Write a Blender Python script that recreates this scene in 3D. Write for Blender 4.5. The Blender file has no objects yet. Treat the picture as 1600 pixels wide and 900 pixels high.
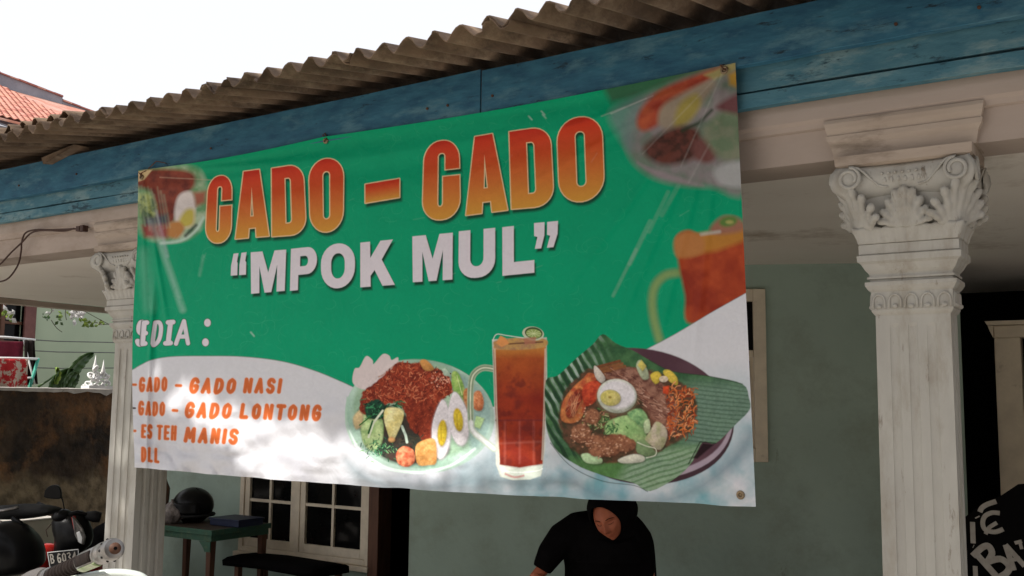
import bpy, bmesh, math, random
import numpy as np
from mathutils import Vector, Matrix

PI = math.pi
scene = bpy.context.scene
col = scene.collection
H0 = 2.0                                  # eye height above the porch floor

# ------------------------------------------------------------------ camera
F_PX, YAW, PITCH, ROLL = 1586.7, 0.57238, 0.11213, 0.009856
cy_, sy_, cp_, sp_ = math.cos(YAW), math.sin(YAW), math.cos(PITCH), math.sin(PITCH)
FWD = Vector((-sy_*cp_, cy_*cp_, sp_))
R0 = Vector((cy_, sy_, 0.0)); U0 = R0.cross(FWD)
RGT = R0*math.cos(ROLL) + U0*math.sin(ROLL)
UPV = -R0*math.sin(ROLL) + U0*math.cos(ROLL)
cam_d = bpy.data.cameras.new("camera"); cam = bpy.data.objects.new("camera", cam_d); col.objects.link(cam)
cam.matrix_world = Matrix(((RGT.x, UPV.x, -FWD.x, 0), (RGT.y, UPV.y, -FWD.y, 0), (RGT.z, UPV.z, -FWD.z, H0), (0, 0, 0, 1)))
cam_d.sensor_width = 36.0; cam_d.lens = 36.0*F_PX/1600.0
cam_d.clip_start = 0.05; cam_d.clip_end = 600
scene.camera = cam

# ------------------------------------------------------------------ light
SUN_TO = Vector((-0.22, -0.60, 0.77)).normalized()      # direction towards the sun
sun_el = math.asin(SUN_TO.z); sun_az = math.atan2(SUN_TO.x, SUN_TO.y)
world = bpy.data.worlds.new("World"); scene.world = world; world.use_nodes = True
wn = world.node_tree.nodes; wl = world.node_tree.links; wn.clear()
sky = wn.new('ShaderNodeTexSky'); sky.sky_type = 'NISHITA'; sky.sun_disc = False
sky.sun_elevation = sun_el; sky.sun_rotation = sun_az; sky.dust_density = 4.0; sky.air_density = 1.0
veil = wn.new('ShaderNodeMix'); veil.data_type = 'RGBA'; veil.inputs['Factor'].default_value = 0.72
veil.inputs['B'].default_value = (10.6, 10.6, 11.0, 1)          # thin bright overcast veil over the blue
bg = wn.new('ShaderNodeBackground'); bg.inputs['Strength'].default_value = 0.109
wo = wn.new('ShaderNodeOutputWorld')
wl.new(sky.outputs[0], veil.inputs['A']); wl.new(veil.outputs['Result'], bg.inputs['Color']); wl.new(bg.outputs[0], wo.inputs['Surface'])
sl = bpy.data.lights.new("sun", 'SUN'); sl.energy = 5.0; sl.angle = math.radians(0.6); sl.color = (1.0, 0.96, 0.9)
so = bpy.data.objects.new("sun", sl); col.objects.link(so)
so.rotation_euler = SUN_TO.to_track_quat('Z', 'Y').to_euler(); so.location = (0, -5, 12)
scene.view_settings.view_transform = 'Standard'; scene.view_settings.look = 'None'
scene.view_settings.gamma = 1.0; scene.view_settings.exposure = 0.17
scene.cycles.max_bounces = 8; scene.cycles.diffuse_bounces = 5

# ------------------------------------------------------------------ helpers
def ray(px, py):
    return RGT*((px-800)/F_PX) - UPV*((py-450)/F_PX) + FWD
def onY(px, py, Y):                        # where a sight line meets the upright plane y = Y
    r = ray(px, py); k = Y/r.y; return Vector((r.x*k, Y, r.z*k+H0))
def onX(px, py, X):
    r = ray(px, py); k = X/r.x; return Vector((X, r.y*k, r.z*k+H0))
def onZ(px, py, z):
    r = ray(px, py); k = (z-H0)/r.z; return Vector((r.x*k, r.y*k, z))
def onD(px, py, d):                        # at a distance d along the view axis
    r = ray(px, py); return Vector((r.x*d, r.y*d, r.z*d+H0))

def srgb(c):
    c = np.asarray(c, float)/255.0
    return np.where(c <= 0.04045, c/12.92, ((c+0.055)/1.055)**2.4)
def lin2s(c):
    c = np.clip(c, 0, 1)
    return np.where(c <= 0.0031308, c*12.92, 1.055*c**(1/2.4)-0.055)

class MB:
    def __init__(s): s.v = []; s.f = []; s.uv = None
    def add(s, vs, fs):
        n = len(s.v); s.v += [tuple(map(float, p)) for p in vs]; s.f += [tuple(i+n for i in f) for f in fs]; return s
    def box(s, x0, x1, y0, y1, z0, z1, M=None):
        vs = [(x0,y0,z0),(x1,y0,z0),(x1,y1,z0),(x0,y1,z0),(x0,y0,z1),(x1,y0,z1),(x1,y1,z1),(x0,y1,z1)]
        if M is not None: vs = [M @ Vector(p) for p in vs]
        return s.add(vs, [(0,3,2,1),(4,5,6,7),(0,1,5,4),(1,2,6,5),(2,3,7,6),(3,0,4,7)])
    def hexa(s, b, t):                     # bottom quad, top quad
        return s.add(list(b)+list(t), [(0,3,2,1),(4,5,6,7),(0,1,5,4),(1,2,6,5),(2,3,7,6),(3,0,4,7)])
    def prism(s, poly, d):                 # planar polygon extruded by vector d
        n = len(poly); d = Vector(d)
        vs = [Vector(p) for p in poly]+[Vector(p)+d for p in poly]
        return s.add(vs, [tuple(range(n))[::-1], tuple(range(n, 2*n))]+[(i, (i+1) % n, (i+1) % n+n, i+n) for i in range(n)])
    def rings(s, rs, closed=True, caps=True):
        n = len(rs[0]); vs = [p for r in rs for p in r]; fs = []
        for k in range(len(rs)-1):
            for i in range(n if closed else n-1):
                j = (i+1) % n; fs.append((k*n+i, k*n+j, (k+1)*n+j, (k+1)*n+i))
        if caps and closed:
            fs.append(tuple(range(n))[::-1]); fs.append(tuple(range((len(rs)-1)*n, len(rs)*n)))
        return s.add(vs, fs)
    def tube(s, pts, r, n=10, caps=True, flat=1.0):
        pts = [Vector(p) for p in pts]; m = len(pts)
        rr = r if hasattr(r, '__len__') else [r]*m
        up = Vector((0, 0, 1)); rs = []; prev = None
        for i, p in enumerate(pts):
            t = (pts[min(i+1, m-1)]-pts[max(i-1, 0)]).normalized()
            if prev is None:
                a = t.cross(up); a = a.normalized() if a.length > 1e-3 else t.cross(Vector((1, 0, 0))).normalized()
            else:
                a = (prev - t*prev.dot(t)).normalized()
            prev = a; b = t.cross(a)
            rs.append([p+(a*math.cos(2*PI*k/n)+b*math.sin(2*PI*k/n)*flat)*rr[i] for k in range(n)])
        return s.rings(rs, True, caps)
    def lathe(s, prof, c=(0, 0, 0), n=20, axis=None, caps=True):
        M = Matrix.Identity(3) if axis is None else Vector(axis).normalized().to_track_quat('Z', 'Y').to_matrix()
        c = Vector(c); rs = []
        for r, z in prof:
            rs.append([c + M @ Vector((r*math.cos(2*PI*k/n), r*math.sin(2*PI*k/n), z)) for k in range(n)])
        return s.rings(rs, True, caps)
    def ell(s, c, r, n=16, m=10, M=None):
        c = Vector(c); rs = []
        for i in range(m+1):
            a = -PI/2+PI*i/m; ca = max(math.cos(a), 1e-3); row = []
            for k in range(n):
                p = Vector((r[0]*ca*math.cos(2*PI*k/n), r[1]*ca*math.sin(2*PI*k/n), r[2]*math.sin(a)))
                row.append(c+(M @ p if M is not None else p))
            rs.append(row)
        return s.rings(rs)
    def build(s, name, m, parent=None, smooth=False, bevel=0, loc=None):
        me = bpy.data.meshes.new(name); me.from_pydata(s.v, [], s.f); me.update()
        if m is not None: me.materials.append(m)
        if smooth:
            for p in me.polygons: p.use_smooth = True
        o = bpy.data.objects.new(name, me); col.objects.link(o)
        if parent is not None: o.parent = parent; o.matrix_parent_inverse = parent_inv(parent)
        if loc is not None: o.location = loc
        if bevel:
            b = o.modifiers.new('bevel', 'BEVEL'); b.width = bevel; b.segments = 2; b.limit_method = 'ANGLE'; b.angle_limit = math.radians(40)
        if smooth == 'auto':
            wnm = o.modifiers.new('wn', 'WEIGHTED_NORMAL'); wnm.keep_sharp = True
        return o
_loc = {}
def parent_inv(p):                          # world matrix of a parent chain, without waiting for the depsgraph
    M = Matrix.Identity(4)
    chain = []
    q = p
    while q is not None: chain.append(q); q = q.parent
    for q in reversed(chain): M = M @ q.matrix_parent_inverse @ q.matrix_basis
    return M.inverted()
def empty(name, loc, rz=0):
    o = bpy.data.objects.new(name, None); col.objects.link(o); o.location = loc; o.rotation_euler = (0, 0, rz); o.empty_display_size = 0.2
    return o
def tag(o, label=None, cat=None, group=None, kind=None):
    if label: o['label'] = label
    if cat: o['category'] = cat
    if group: o['group'] = group
    if kind: o['kind'] = kind
    return o
def dupmesh(o, parent, M=None):             # copy that shares mesh data
    c = o.copy(); col.objects.link(c); c.parent = parent
    if parent is not None: c.matrix_parent_inverse = parent_inv(parent)
    if M is not None: c.matrix_basis = M
    return c

# ------------------------------------------------------------------ materials
def mat(name, c1, c2=None, rough=0.7, scale=6.0, bump=0.0, bscale=40.0, spec=0.3, metal=0.0, detail=6.0,
        c3=None, s3=2.0, t3=(0.55, 0.7), stretch=(1, 1, 1), coat=0.0, lo=0.35, hi=0.65, bdist=0.004, c4=None, s4=12.0, t4=(0.60, 0.68), st4=(1, 1, 1), rnd=0.0):
    m = bpy.data.materials.new(name); m.use_nodes = True
    n = m.node_tree.nodes; l = m.node_tree.links; b = n['Principled BSDF']
    b.inputs['Roughness'].default_value = rough; b.inputs['Specular IOR Level'].default_value = spec
    b.inputs['Metallic'].default_value = metal; b.inputs['Coat Weight'].default_value = coat
    tc = n.new('ShaderNodeTexCoord'); mp = n.new('ShaderNodeMapping'); mp.inputs['Scale'].default_value = stretch
    l.new(tc.outputs['Object'], mp.inputs['Vector'])
    out = None
    if c2 is None: c2 = tuple(x*0.8 for x in c1)
    nz = n.new('ShaderNodeTexNoise'); nz.inputs['Scale'].default_value = scale; nz.inputs['Detail'].default_value = detail
    nz.inputs['Roughness'].default_value = 0.62
    l.new(mp.outputs[0], nz.inputs['Vector'])
    cr = n.new('ShaderNodeValToRGB'); cr.color_ramp.elements[0].position = lo; cr.color_ramp.elements[1].position = hi
    cr.color_ramp.elements[0].color = (*c1, 1); cr.color_ramp.elements[1].color = (*c2, 1)
    l.new(nz.outputs['Fac'], cr.inputs['Fac']); out = cr.outputs['Color']
    if c3 is not None:
        n3 = n.new('ShaderNodeTexNoise'); n3.inputs['Scale'].default_value = s3; n3.inputs['Detail'].default_value = 8
        n3.inputs['Roughness'].default_value = 0.7
        l.new(mp.outputs[0], n3.inputs['Vector'])
        r3 = n.new('ShaderNodeMapRange'); r3.inputs['From Min'].default_value = t3[0]; r3.inputs['From Max'].default_value = t3[1]
        l.new(n3.outputs['Fac'], r3.inputs['Value'])
        mx = n.new('ShaderNodeMix'); mx.data_type = 'RGBA'; mx.inputs['B'].default_value = (*c3, 1)
        l.new(r3.outputs[0], mx.inputs['Factor']); l.new(out, mx.inputs['A']); out = mx.outputs['Result']
    if c4 is not None:                      # flakes / grime streaks with their own stretch
        m4 = n.new('ShaderNodeMapping'); m4.inputs['Scale'].default_value = st4; m4.inputs['Location'].default_value = (3.1, 7.7, 1.9); l.new(tc.outputs['Object'], m4.inputs['Vector'])
        n4 = n.new('ShaderNodeTexNoise'); n4.inputs['Scale'].default_value = s4; n4.inputs['Detail'].default_value = 10; n4.inputs['Roughness'].default_value = 0.75; l.new(m4.outputs[0], n4.inputs['Vector'])
        r4 = n.new('ShaderNodeMapRange'); r4.inputs['From Min'].default_value = t4[0]; r4.inputs['From Max'].default_value = t4[1]; l.new(n4.outputs['Fac'], r4.inputs['Value'])
        x4 = n.new('ShaderNodeMix'); x4.data_type = 'RGBA'; x4.inputs['B'].default_value = (*c4, 1); l.new(r4.outputs[0], x4.inputs['Factor']); l.new(out, x4.inputs['A']); out = x4.outputs['Result']
    if rnd:                                 # every piece a little lighter or darker
        oi = n.new('ShaderNodeObjectInfo'); rr_m = n.new('ShaderNodeMapRange'); rr_m.inputs['To Min'].default_value = 1-rnd; rr_m.inputs['To Max'].default_value = 1+rnd; l.new(oi.outputs['Random'], rr_m.inputs['Value'])
        hv = n.new('ShaderNodeHueSaturation'); l.new(rr_m.outputs[0], hv.inputs['Value']); l.new(out, hv.inputs['Color']); out = hv.outputs['Color']
    l.new(out, b.inputs['Base Color'])
    if bump:
        nb = n.new('ShaderNodeTexNoise'); nb.inputs['Scale'].default_value = bscale; nb.inputs['Detail'].default_value = 5
        l.new(mp.outputs[0], nb.inputs['Vector'])
        bp = n.new('ShaderNodeBump'); bp.inputs['Strength'].default_value = bump; bp.inputs['Distance'].default_value = bdist
        l.new(nb.outputs['Fac'], bp.inputs['Height']); l.new(bp.outputs[0], b.inputs['Normal'])
    return m

M = {}
M['cream'] = mat('cream_column_paint', (0.44, 0.425, 0.38), (0.375, 0.36, 0.325), 0.8, 6, 0.45, 38, c3=(0.30, 0.27, 0.22), s3=7, t3=(0.50, 0.72), stretch=(1, 1, 0.3), c4=(0.17, 0.14, 0.105), s4=16, t4=(0.60, 0.70), st4=(1, 1, 0.22), bdist=0.006)
M['plaster'] = mat('beam_plaster', (0.41, 0.335, 0.285), (0.365, 0.30, 0.25), 0.85, 2.2, 0.3, 30, c3=(0.28, 0.22, 0.175), s3=1.6, t3=(0.54, 0.72), stretch=(0.7, 1, 1.4))
M['ceil'] = mat('ceiling_plaster_lightened', (0.80, 0.75, 0.67), (0.76, 0.70, 0.62), 0.9, 1.2, 0.3, 30, c3=(0.42, 0.34, 0.26), s3=0.9, t3=(0.56, 0.72))  # porch plaster again, its colour lightened in place of missing bounce light
M['impost'] = mat('stained_impost_plaster', (0.43, 0.355, 0.29), (0.37, 0.30, 0.24), 0.85, 4, 0.3, 30, c3=(0.21, 0.165, 0.125), s3=3.2, t3=(0.50, 0.66), stretch=(0.6, 1, 2.2))
M['green'] = mat('green_wall_paint', (0.37, 0.47, 0.40), (0.32, 0.41, 0.35), 0.85, 1.1, 0.4, 22, c3=(0.26, 0.31, 0.25), s3=2.4, t3=(0.48, 0.75), c4=(0.17, 0.18, 0.13), s4=3.5, t4=(0.62, 0.74), st4=(1, 1, .4), bdist=0.006)
M['blue'] = mat('blue_board_paint', (0.018, 0.085, 0.150), (0.036, 0.145, 0.22), 0.7, 16, 0.7, 40, c3=(0.085, 0.20, 0.255), s3=9, t3=(0.50, 0.66), stretch=(0.35, 1, 1.0), c4=(0.012, 0.03, 0.045), s4=15, t4=(0.60, 0.66), st4=(0.30, 1, 1.4), bdist=0.005)
M['blue2'] = mat('blue_board_paint_worn', (0.045, 0.14, 0.19), (0.075, 0.19, 0.235), 0.75, 14, 0.7, 40, c3=(0.15, 0.25, 0.27), s3=6.0, t3=(0.50, 0.60), stretch=(0.4, 1, 1.2), c4=(0.02, 0.055, 0.075), s4=11, t4=(0.57, 0.63), st4=(0.4, 1, 1.3), bdist=0.005)
M['blue3'] = mat('blue_board_paint_dark', (0.022, 0.055, 0.085), (0.03, 0.09, 0.13), 0.8, 6)
M['asb'] = mat('weathered_cement_sheet', (0.20, 0.135, 0.088), (0.09, 0.06, 0.04), 0.95, 4, 0.7, 45, c3=(0.30, 0.22, 0.15), s3=7, t3=(0.5, 0.75), stretch=(1, 0.5, 1), bdist=0.008, c4=(0.05, 0.035, 0.025), s4=6, t4=(0.56, 0.72), st4=(1.4, .5, 1), rnd=0.22)
M['woodw'] = mat('cream_window_paint', (0.72, 0.63, 0.49), (0.62, 0.54, 0.42), 0.7, 9, 0.2, 50, c3=(0.22, 0.16, 0.11), s3=6, t3=(0.62, 0.8))
M['brown'] = mat('brown_jamb_wood', (0.13, 0.06, 0.035), (0.08, 0.035, 0.02), 0.6, 6, 0.2, 60, stretch=(3, 3, 0.4))
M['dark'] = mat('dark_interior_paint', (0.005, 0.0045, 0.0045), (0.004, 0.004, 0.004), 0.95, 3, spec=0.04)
M['glass'] = mat('dark_window_glass', (0.004, 0.004, 0.004), (0.006, 0.006, 0.006), 0.08, 3, spec=0.12)
M['floor'] = mat('dark_porch_floor', (0.022, 0.018, 0.017), (0.035, 0.026, 0.022), 0.5, 4, 0.1, 30)
M['ground'] = mat('pale_concrete_road', (0.50, 0.46, 0.41), (0.43, 0.40, 0.36), 0.95, 1.5, 0.5, 30, c3=(0.54, 0.50, 0.45), s3=0.4, t3=(0.45, 0.6))
M['black'] = mat('black_cloth', (0.0035, 0.003, 0.0032), (0.005, 0.0045, 0.005), 0.95, 12, 0.2, 80, spec=0.04)
M['blackpl'] = mat('black_plastic', (0.006, 0.006, 0.0065), (0.009, 0.009, 0.009), 0.3, 12, spec=0.14)
M['blackm'] = mat('matt_black_rubber', (0.010, 0.010, 0.011), (0.014, 0.014, 0.014), 0.75, 30, 0.2, 200)
M['red'] = mat('red_bike_paint', (0.45, 0.02, 0.015), (0.38, 0.018, 0.012), 0.3, 5, coat=0.5)
M['silver'] = mat('worn_silver_metal', (0.27, 0.255, 0.24), (0.16, 0.15, 0.14), 0.32, 18, 0.15, 60, metal=0.85)
M['white'] = mat('white_plastic', (0.72, 0.72, 0.70), (0.66, 0.66, 0.65), 0.45, 8)
M['skin'] = mat('brown_skin', (0.46, 0.145, 0.075), (0.36, 0.105, 0.055), 0.55, 14, 0.1, 120)
M['moss'] = mat('blackened_mossy_concrete', (0.016, 0.013, 0.011), (0.075, 0.05, 0.03), 0.95, 3.2, 1.0, 9, c3=(0.24, 0.115, 0.045), s3=1.7, t3=(0.50, 0.72), bdist=0.05)
M['conc'] = mat('pale_bare_concrete', (0.44, 0.40, 0.33), (0.36, 0.33, 0.27), 0.95, 3, 0.5, 20)
M['ochre'] = mat('stained_ochre_concrete', (0.19, 0.15, 0.10), (0.13, 0.105, 0.07), 0.95, 4, 0.7, 20, c3=(0.05, 0.04, 0.03), s3=3, t3=(0.5, 0.65), bdist=0.01)
M['coping'] = mat('pale_wall_coping', (0.55, 0.52, 0.48), (0.40, 0.37, 0.33), 0.9, 9, 0.5, 40, c3=(0.09, 0.07, 0.06), s3=6, t3=(0.58, 0.68))
M['ngreen'] = mat('neighbour_green_paint', (0.36, 0.43, 0.31), (0.32, 0.39, 0.28), 0.85, 1.2, 0.1, 40)
M['nbrown'] = mat('neighbour_brown_frame', (0.16, 0.07, 0.06), (0.12, 0.05, 0.045), 0.7, 8)
M['tile'] = mat('red_clay_tile', (0.46, 0.21, 0.15), (0.40, 0.16, 0.115), 0.8, 2.5, 0.3, 40, rnd=0.1, c3=(0.5, 0.33, 0.27), s3=1.7, t3=(0.45, 0.65))
M['grey'] = mat('grey_render', (0.26, 0.26, 0.29), (0.20, 0.20, 0.23), 0.9, 2, 0.3, 20)
M['dgrey'] = mat('grey_bike_housing', (0.10, 0.09, 0.085), (0.10, 0.09, 0.08), 0.6, 14, 0.2, 60)
M['line'] = mat('dull_grey_cord', (0.10, 0.11, 0.10), (0.14, 0.15, 0.14), 0.8, 14)
M['leafd'] = mat('dark_glossy_leaf', (0.035, 0.085, 0.02), (0.055, 0.12, 0.025), 0.35, 6, spec=0.5)
M['leafy'] = mat('young_vine_leaf', (0.30, 0.42, 0.07), (0.10, 0.18, 0.03), 0.5, 9)
M['flower'] = mat('white_petal', (0.78, 0.76, 0.74), (0.7, 0.7, 0.68), 0.6, 5)
M['maroon'] = mat('maroon_cloth', (0.16, 0.012, 0.03), (0.11, 0.008, 0.02), 0.9, 20, 0.3, 90)
M['redcloth'] = mat('red_and_cream_print_cloth', (0.42, 0.018, 0.022), (0.48, 0.03, 0.03), 0.9, 9, 0.2, 60, c3=(0.5, 0.42, 0.33), s3=7, t3=(0.49, 0.51))
M['navy'] = mat('navy_plastic', (0.012, 0.018, 0.05), (0.02, 0.028, 0.06), 0.5, 9)
M['teal'] = mat('teal_painted_tube', (0.05, 0.36, 0.26), (0.04, 0.28, 0.2), 0.5, 9)
M['tgreen'] = mat('worn_green_table_paint', (0.05, 0.13, 0.085), (0.035, 0.085, 0.06), 0.7, 12, 0.3, 60, c3=(0.10, 0.16, 0.09), s3=12, t3=(0.5, 0.7))
M['tbrown'] = mat('worn_brown_table_top', (0.055, 0.035, 0.022), (0.04, 0.028, 0.02), 0.6, 8)
M['bag'] = mat('crumpled_grey_plastic', (0.24, 0.21, 0.19), (0.15, 0.13, 0.12), 0.4, 14, 0.8, 30, bdist=0.02)
M['leather'] = mat('dark_grip_rubber', (0.016, 0.012, 0.011), (0.028, 0.021, 0.018), 0.85, 40, 0.3, 120, spec=0.06)
M['sticker'] = mat('yellow_green_sticker', (0.42, 0.45, 0.30), (0.22, 0.32, 0.12), 0.4, 40)
M['lev'] = mat('pale_lever_paint', (0.62, 0.66, 0.60), (0.55, 0.6, 0.55), 0.35, 14)
M['bark'] = mat('rough_grey_bark', (0.10, 0.075, 0.055), (0.06, 0.045, 0.035), 0.95, 8, 0.6, 20, stretch=(1, 1, 0.3))
M['canopy'] = mat('shade_tree_leaf', (0.05, 0.10, 0.025), (0.075, 0.13, 0.03), 0.6, 3)
M['plate'] = mat('black_number_plate', (0.012, 0.012, 0.013), (0.016, 0.016, 0.016), 0.4, 9)
M['paintw'] = mat('brushed_grey_white_paint', (0.42, 0.39, 0.34), (0.34, 0.31, 0.27), 0.8, 30, 0.2, 90)
M['wire'] = mat('brown_cable_sheath', (0.045, 0.02, 0.015), (0.06, 0.03, 0.02), 0.6, 30)
M['rust'] = mat('rusty_iron', (0.12, 0.055, 0.03), (0.06, 0.03, 0.02), 0.8, 40)
M['brass'] = mat('dull_brass_eyelet', (0.30, 0.22, 0.13), (0.2, 0.15, 0.1), 0.4, 20, metal=0.7)

def zblend(m, c, z, w):                     # lower part of a wall washed with another colour, with a ragged edge
    n = m.node_tree.nodes; l = m.node_tree.links; b = n['Principled BSDF']; src = b.inputs['Base Color'].links[0].from_socket
    geo = n.new('ShaderNodeNewGeometry'); sx = n.new('ShaderNodeSeparateXYZ'); l.new(geo.outputs['Position'], sx.inputs[0])
    nz = n.new('ShaderNodeTexNoise'); nz.inputs['Scale'].default_value = 2.2; nz.inputs['Detail'].default_value = 6; l.new(geo.outputs['Position'], nz.inputs['Vector'])
    ma = n.new('ShaderNodeMath'); ma.operation = 'MULTIPLY_ADD'; ma.inputs[1].default_value = -w*1.6; l.new(nz.outputs['Fac'], ma.inputs[0]); l.new(sx.outputs['Z'], ma.inputs[2])
    mr = n.new('ShaderNodeMapRange'); mr.inputs['From Min'].default_value = z-w*.8-.10; mr.inputs['From Max'].default_value = z-w*.8+.10; mr.inputs['To Min'].default_value = 1; mr.inputs['To Max'].default_value = 0
    l.new(ma.outputs[0], mr.inputs['Value'])
    n2 = n.new('ShaderNodeTexNoise'); n2.inputs['Scale'].default_value = 7; n2.inputs['Detail'].default_value = 8; l.new(geo.outputs['Position'], n2.inputs['Vector'])
    cr = n.new('ShaderNodeValToRGB'); cr.color_ramp.elements[0].position = .38; cr.color_ramp.elements[1].position = .62
    cr.color_ramp.elements[0].color = (*[x*.45 for x in c], 1); cr.color_ramp.elements[1].color = (*c, 1); l.new(n2.outputs['Fac'], cr.inputs['Fac'])
    mx = n.new('ShaderNodeMix'); mx.data_type = 'RGBA'; l.new(mr.outputs[0], mx.inputs['Factor']); l.new(src, mx.inputs['A']); l.new(cr.outputs[0], mx.inputs['B']); l.new(mx.outputs['Result'], b.inputs['Base Color'])
zblend(M['moss'], (0.22, 0.17, 0.105), 1.10, 0.5)

# ================================================================== banner print (painted with numpy into a generated image)
TLp, TRp, BRp, BLp = (216, 266), (1149, 98), (1181, 792), (210, 730)
BX0, BX1, BZ0, BZ1, BY = -5.335, -1.43, 1.595, 3.419, 3.96
def homog(src, dst):
    A = []
    for (x, y), (u, v) in zip(src, dst):
        A.append([x, y, 1, 0, 0, 0, -u*x, -u*y, -u]); A.append([0, 0, 0, x, y, 1, -v*x, -v*y, -v])
    return np.linalg.svd(np.array(A))[2][-1].reshape(3, 3)
def make_print(TW=1920, TH=900):
    HM = homog([(0, 0), (1, 0), (1, 1), (0, 1)], [TLp, TRp, BRp, BLp])     # print (u,v) -> sight grid
    U, V = np.meshgrid((np.arange(TW)+.5)/TW, (np.arange(TH)+.5)/TH)
    w = HM[2, 0]*U+HM[2, 1]*V+HM[2, 2]
    PX = (HM[0, 0]*U+HM[0, 1]*V+HM[0, 2])/w; PY = (HM[1, 0]*U+HM[1, 1]*V+HM[1, 2])/w
    HI = np.linalg.inv(HM)
    rng = np.random.default_rng(7); rnd = random.Random(3)
    K = 1.25; FOOD = [False]
    def C(c): return srgb(c)*K                                   # print colour as albedo
    img = np.zeros((TH, TW, 3)); img[:] = C((0, 134, 94))
    def win(x0, y0, x1, y1):                                     # texel window covering a box in sight px
        pts = [HI @ np.array([x, y, 1.0]) for x, y in ((x0, y0), (x1, y0), (x1, y1), (x0, y1))]
        us = [p[0]/p[2] for p in pts]; vs = [p[1]/p[2] for p in pts]
        a, b = int(max(0, min(us)*TW-2)), int(min(TW, max(us)*TW+3)); c, d = int(max(0, min(vs)*TH-2)), int(min(TH, max(vs)*TH+3))
        if a >= b or c >= d: return None
        return slice(c, d), slice(a, b)
    grids = {}
    def noise(S, sc, seed=0, octv=3):
        X, Y = PX[S], PY[S]; out = np.zeros_like(X); amp = 1; tot = 0
        for o in range(octv):
            k = (seed, o)
            if k not in grids: grids[k] = np.random.default_rng(seed*31+o).random((256, 256))
            g = grids[k]; x = X/sc*2**o+17*seed; y = Y/sc*2**o+31*o
            xi = np.floor(x).astype(int); yi = np.floor(y).astype(int); fx = x-xi; fy = y-yi
            fx = fx*fx*(3-2*fx); fy = fy*fy*(3-2*fy)
            a = g[yi & 255, xi & 255]; b = g[yi & 255, (xi+1) & 255]; c = g[(yi+1) & 255, xi & 255]; d = g[(yi+1) & 255, (xi+1) & 255]
            out += amp*((a*(1-fx)+b*fx)*(1-fy)+(c*(1-fx)+d*fx)*fy); tot += amp; amp *= .5
        return out/tot
    def sd_poly(X, Y, P):
        P = np.asarray(P, float); d = np.full(X.shape, 1e9); ins = np.zeros(X.shape, bool); n = len(P)
        for i in range(n):
            ax, ay = P[i]; bx, by = P[(i+1) % n]; ex, ey = bx-ax, by-ay; L = ex*ex+ey*ey+1e-12
            t = np.clip(((X-ax)*ex+(Y-ay)*ey)/L, 0, 1)
            d = np.minimum(d, (X-ax-ex*t)**2+(Y-ay-ey*t)**2)
            if ay != by:
                c = ((ay > Y) != (by > Y)) & (X < (bx-ax)*(Y-ay)/(by-ay)+ax); ins ^= c
        d = np.sqrt(d); return np.where(ins, -d, d)
    def sd_line(X, Y, P):
        d = np.full(X.shape, 1e9)
        for (ax, ay), (bx, by) in zip(P[:-1], P[1:]):
            ex, ey = bx-ax, by-ay; t = np.clip(((X-ax)*ex+(Y-ay)*ey)/(ex*ex+ey*ey+1e-12), 0, 1)
            d = np.minimum(d, (X-ax-ex*t)**2+(Y-ay-ey*t)**2)
        return np.sqrt(d)
    def cover(S, a, c):
        a = np.clip(a, 0, 1)[..., None]; c = np.asarray(c)
        img[S] = img[S]*(1-a)+c*a
    def bb(P, m): xs = [p[0] for p in P]; ys = [p[1] for p in P]; return min(xs)-m, min(ys)-m, max(xs)+m, max(ys)+m
    def poly(P, c, soft=.5, al=1.0, wob=0, wsc=8, seed=1, tex=0, tsc=5, c2=None, clip=None):
        S = win(*bb(P, soft*2+wob+3))
        if S is None: return
        X, Y = PX[S], PY[S]; d = sd_poly(X, Y, P)
        if wob: d = d+(noise(S, wsc, seed)-.5)*2*wob
        a = np.clip(.5-d/(2*soft), 0, 1)*al
        if clip is not None: a = a*clip(X, Y)
        xs_ = [p[0] for p in P]; ys_ = [p[1] for p in P]; bw_, bh_ = max(xs_)-min(xs_), max(ys_)-min(ys_)
        if FOOD[0] and 6 < bw_ < 70 and soft < 2:                 # photographed food: own shadow and rounded modelling
            ds = sd_poly(X-.9, Y-1.6, P); cover(S, np.clip(.5-ds/5, 0, 1)*.55*al, C((30, 20, 14)))
        cc = np.broadcast_to(C(c), X.shape+(3,))
        if c2 is not None:
            nn = np.clip((noise(S, tsc, seed+5)-.3)/.4, 0, 1)[..., None]; cc = cc*(1-nn)+C(c2)*nn
        if tex: cc = cc*(1+(noise(S, tsc, seed+9)-.5)*2*tex)[..., None]
        if FOOD[0] and 6 < bw_ < 70 and soft < 2:
            gx, gy = (X-(min(xs_)+max(xs_))/2)/(bw_/2+1e-6), (Y-(min(ys_)+max(ys_))/2)/(bh_/2+1e-6)
            cc = cc*np.clip(1.10-.20*gy-.12*gx-.16*(gx*gx+gy*gy)+(noise(S, 2.6, seed+20, 2)-.5)*.35, .5, 1.35)[..., None]
        cover(S, a, cc)
    def epts(cx, cy, rx, ry, rot=0, n=28, a0=0, a1=360):
        r = math.radians(rot); o = []
        for i in range(n):
            t = math.radians(a0+(a1-a0)*i/n); x, y = rx*math.cos(t), ry*math.sin(t); o.append((cx+x*math.cos(r)-y*math.sin(r), cy+x*math.sin(r)+y*math.cos(r)))
        return o
    def ell(cx, cy, rx, ry, c, rot=0, **k): poly(epts(cx, cy, rx, ry, rot), c, **k)
    def line(P, wd, c, al=1.0, soft=.5, taper=False):
        S = win(*bb(P, wd+soft*2+2))
        if S is None: return
        X, Y = PX[S], PY[S]; d = sd_line(X, Y, P)-wd/2
        cover(S, np.clip(.5-d/(2*soft), 0, 1)*al, C(c))
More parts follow.
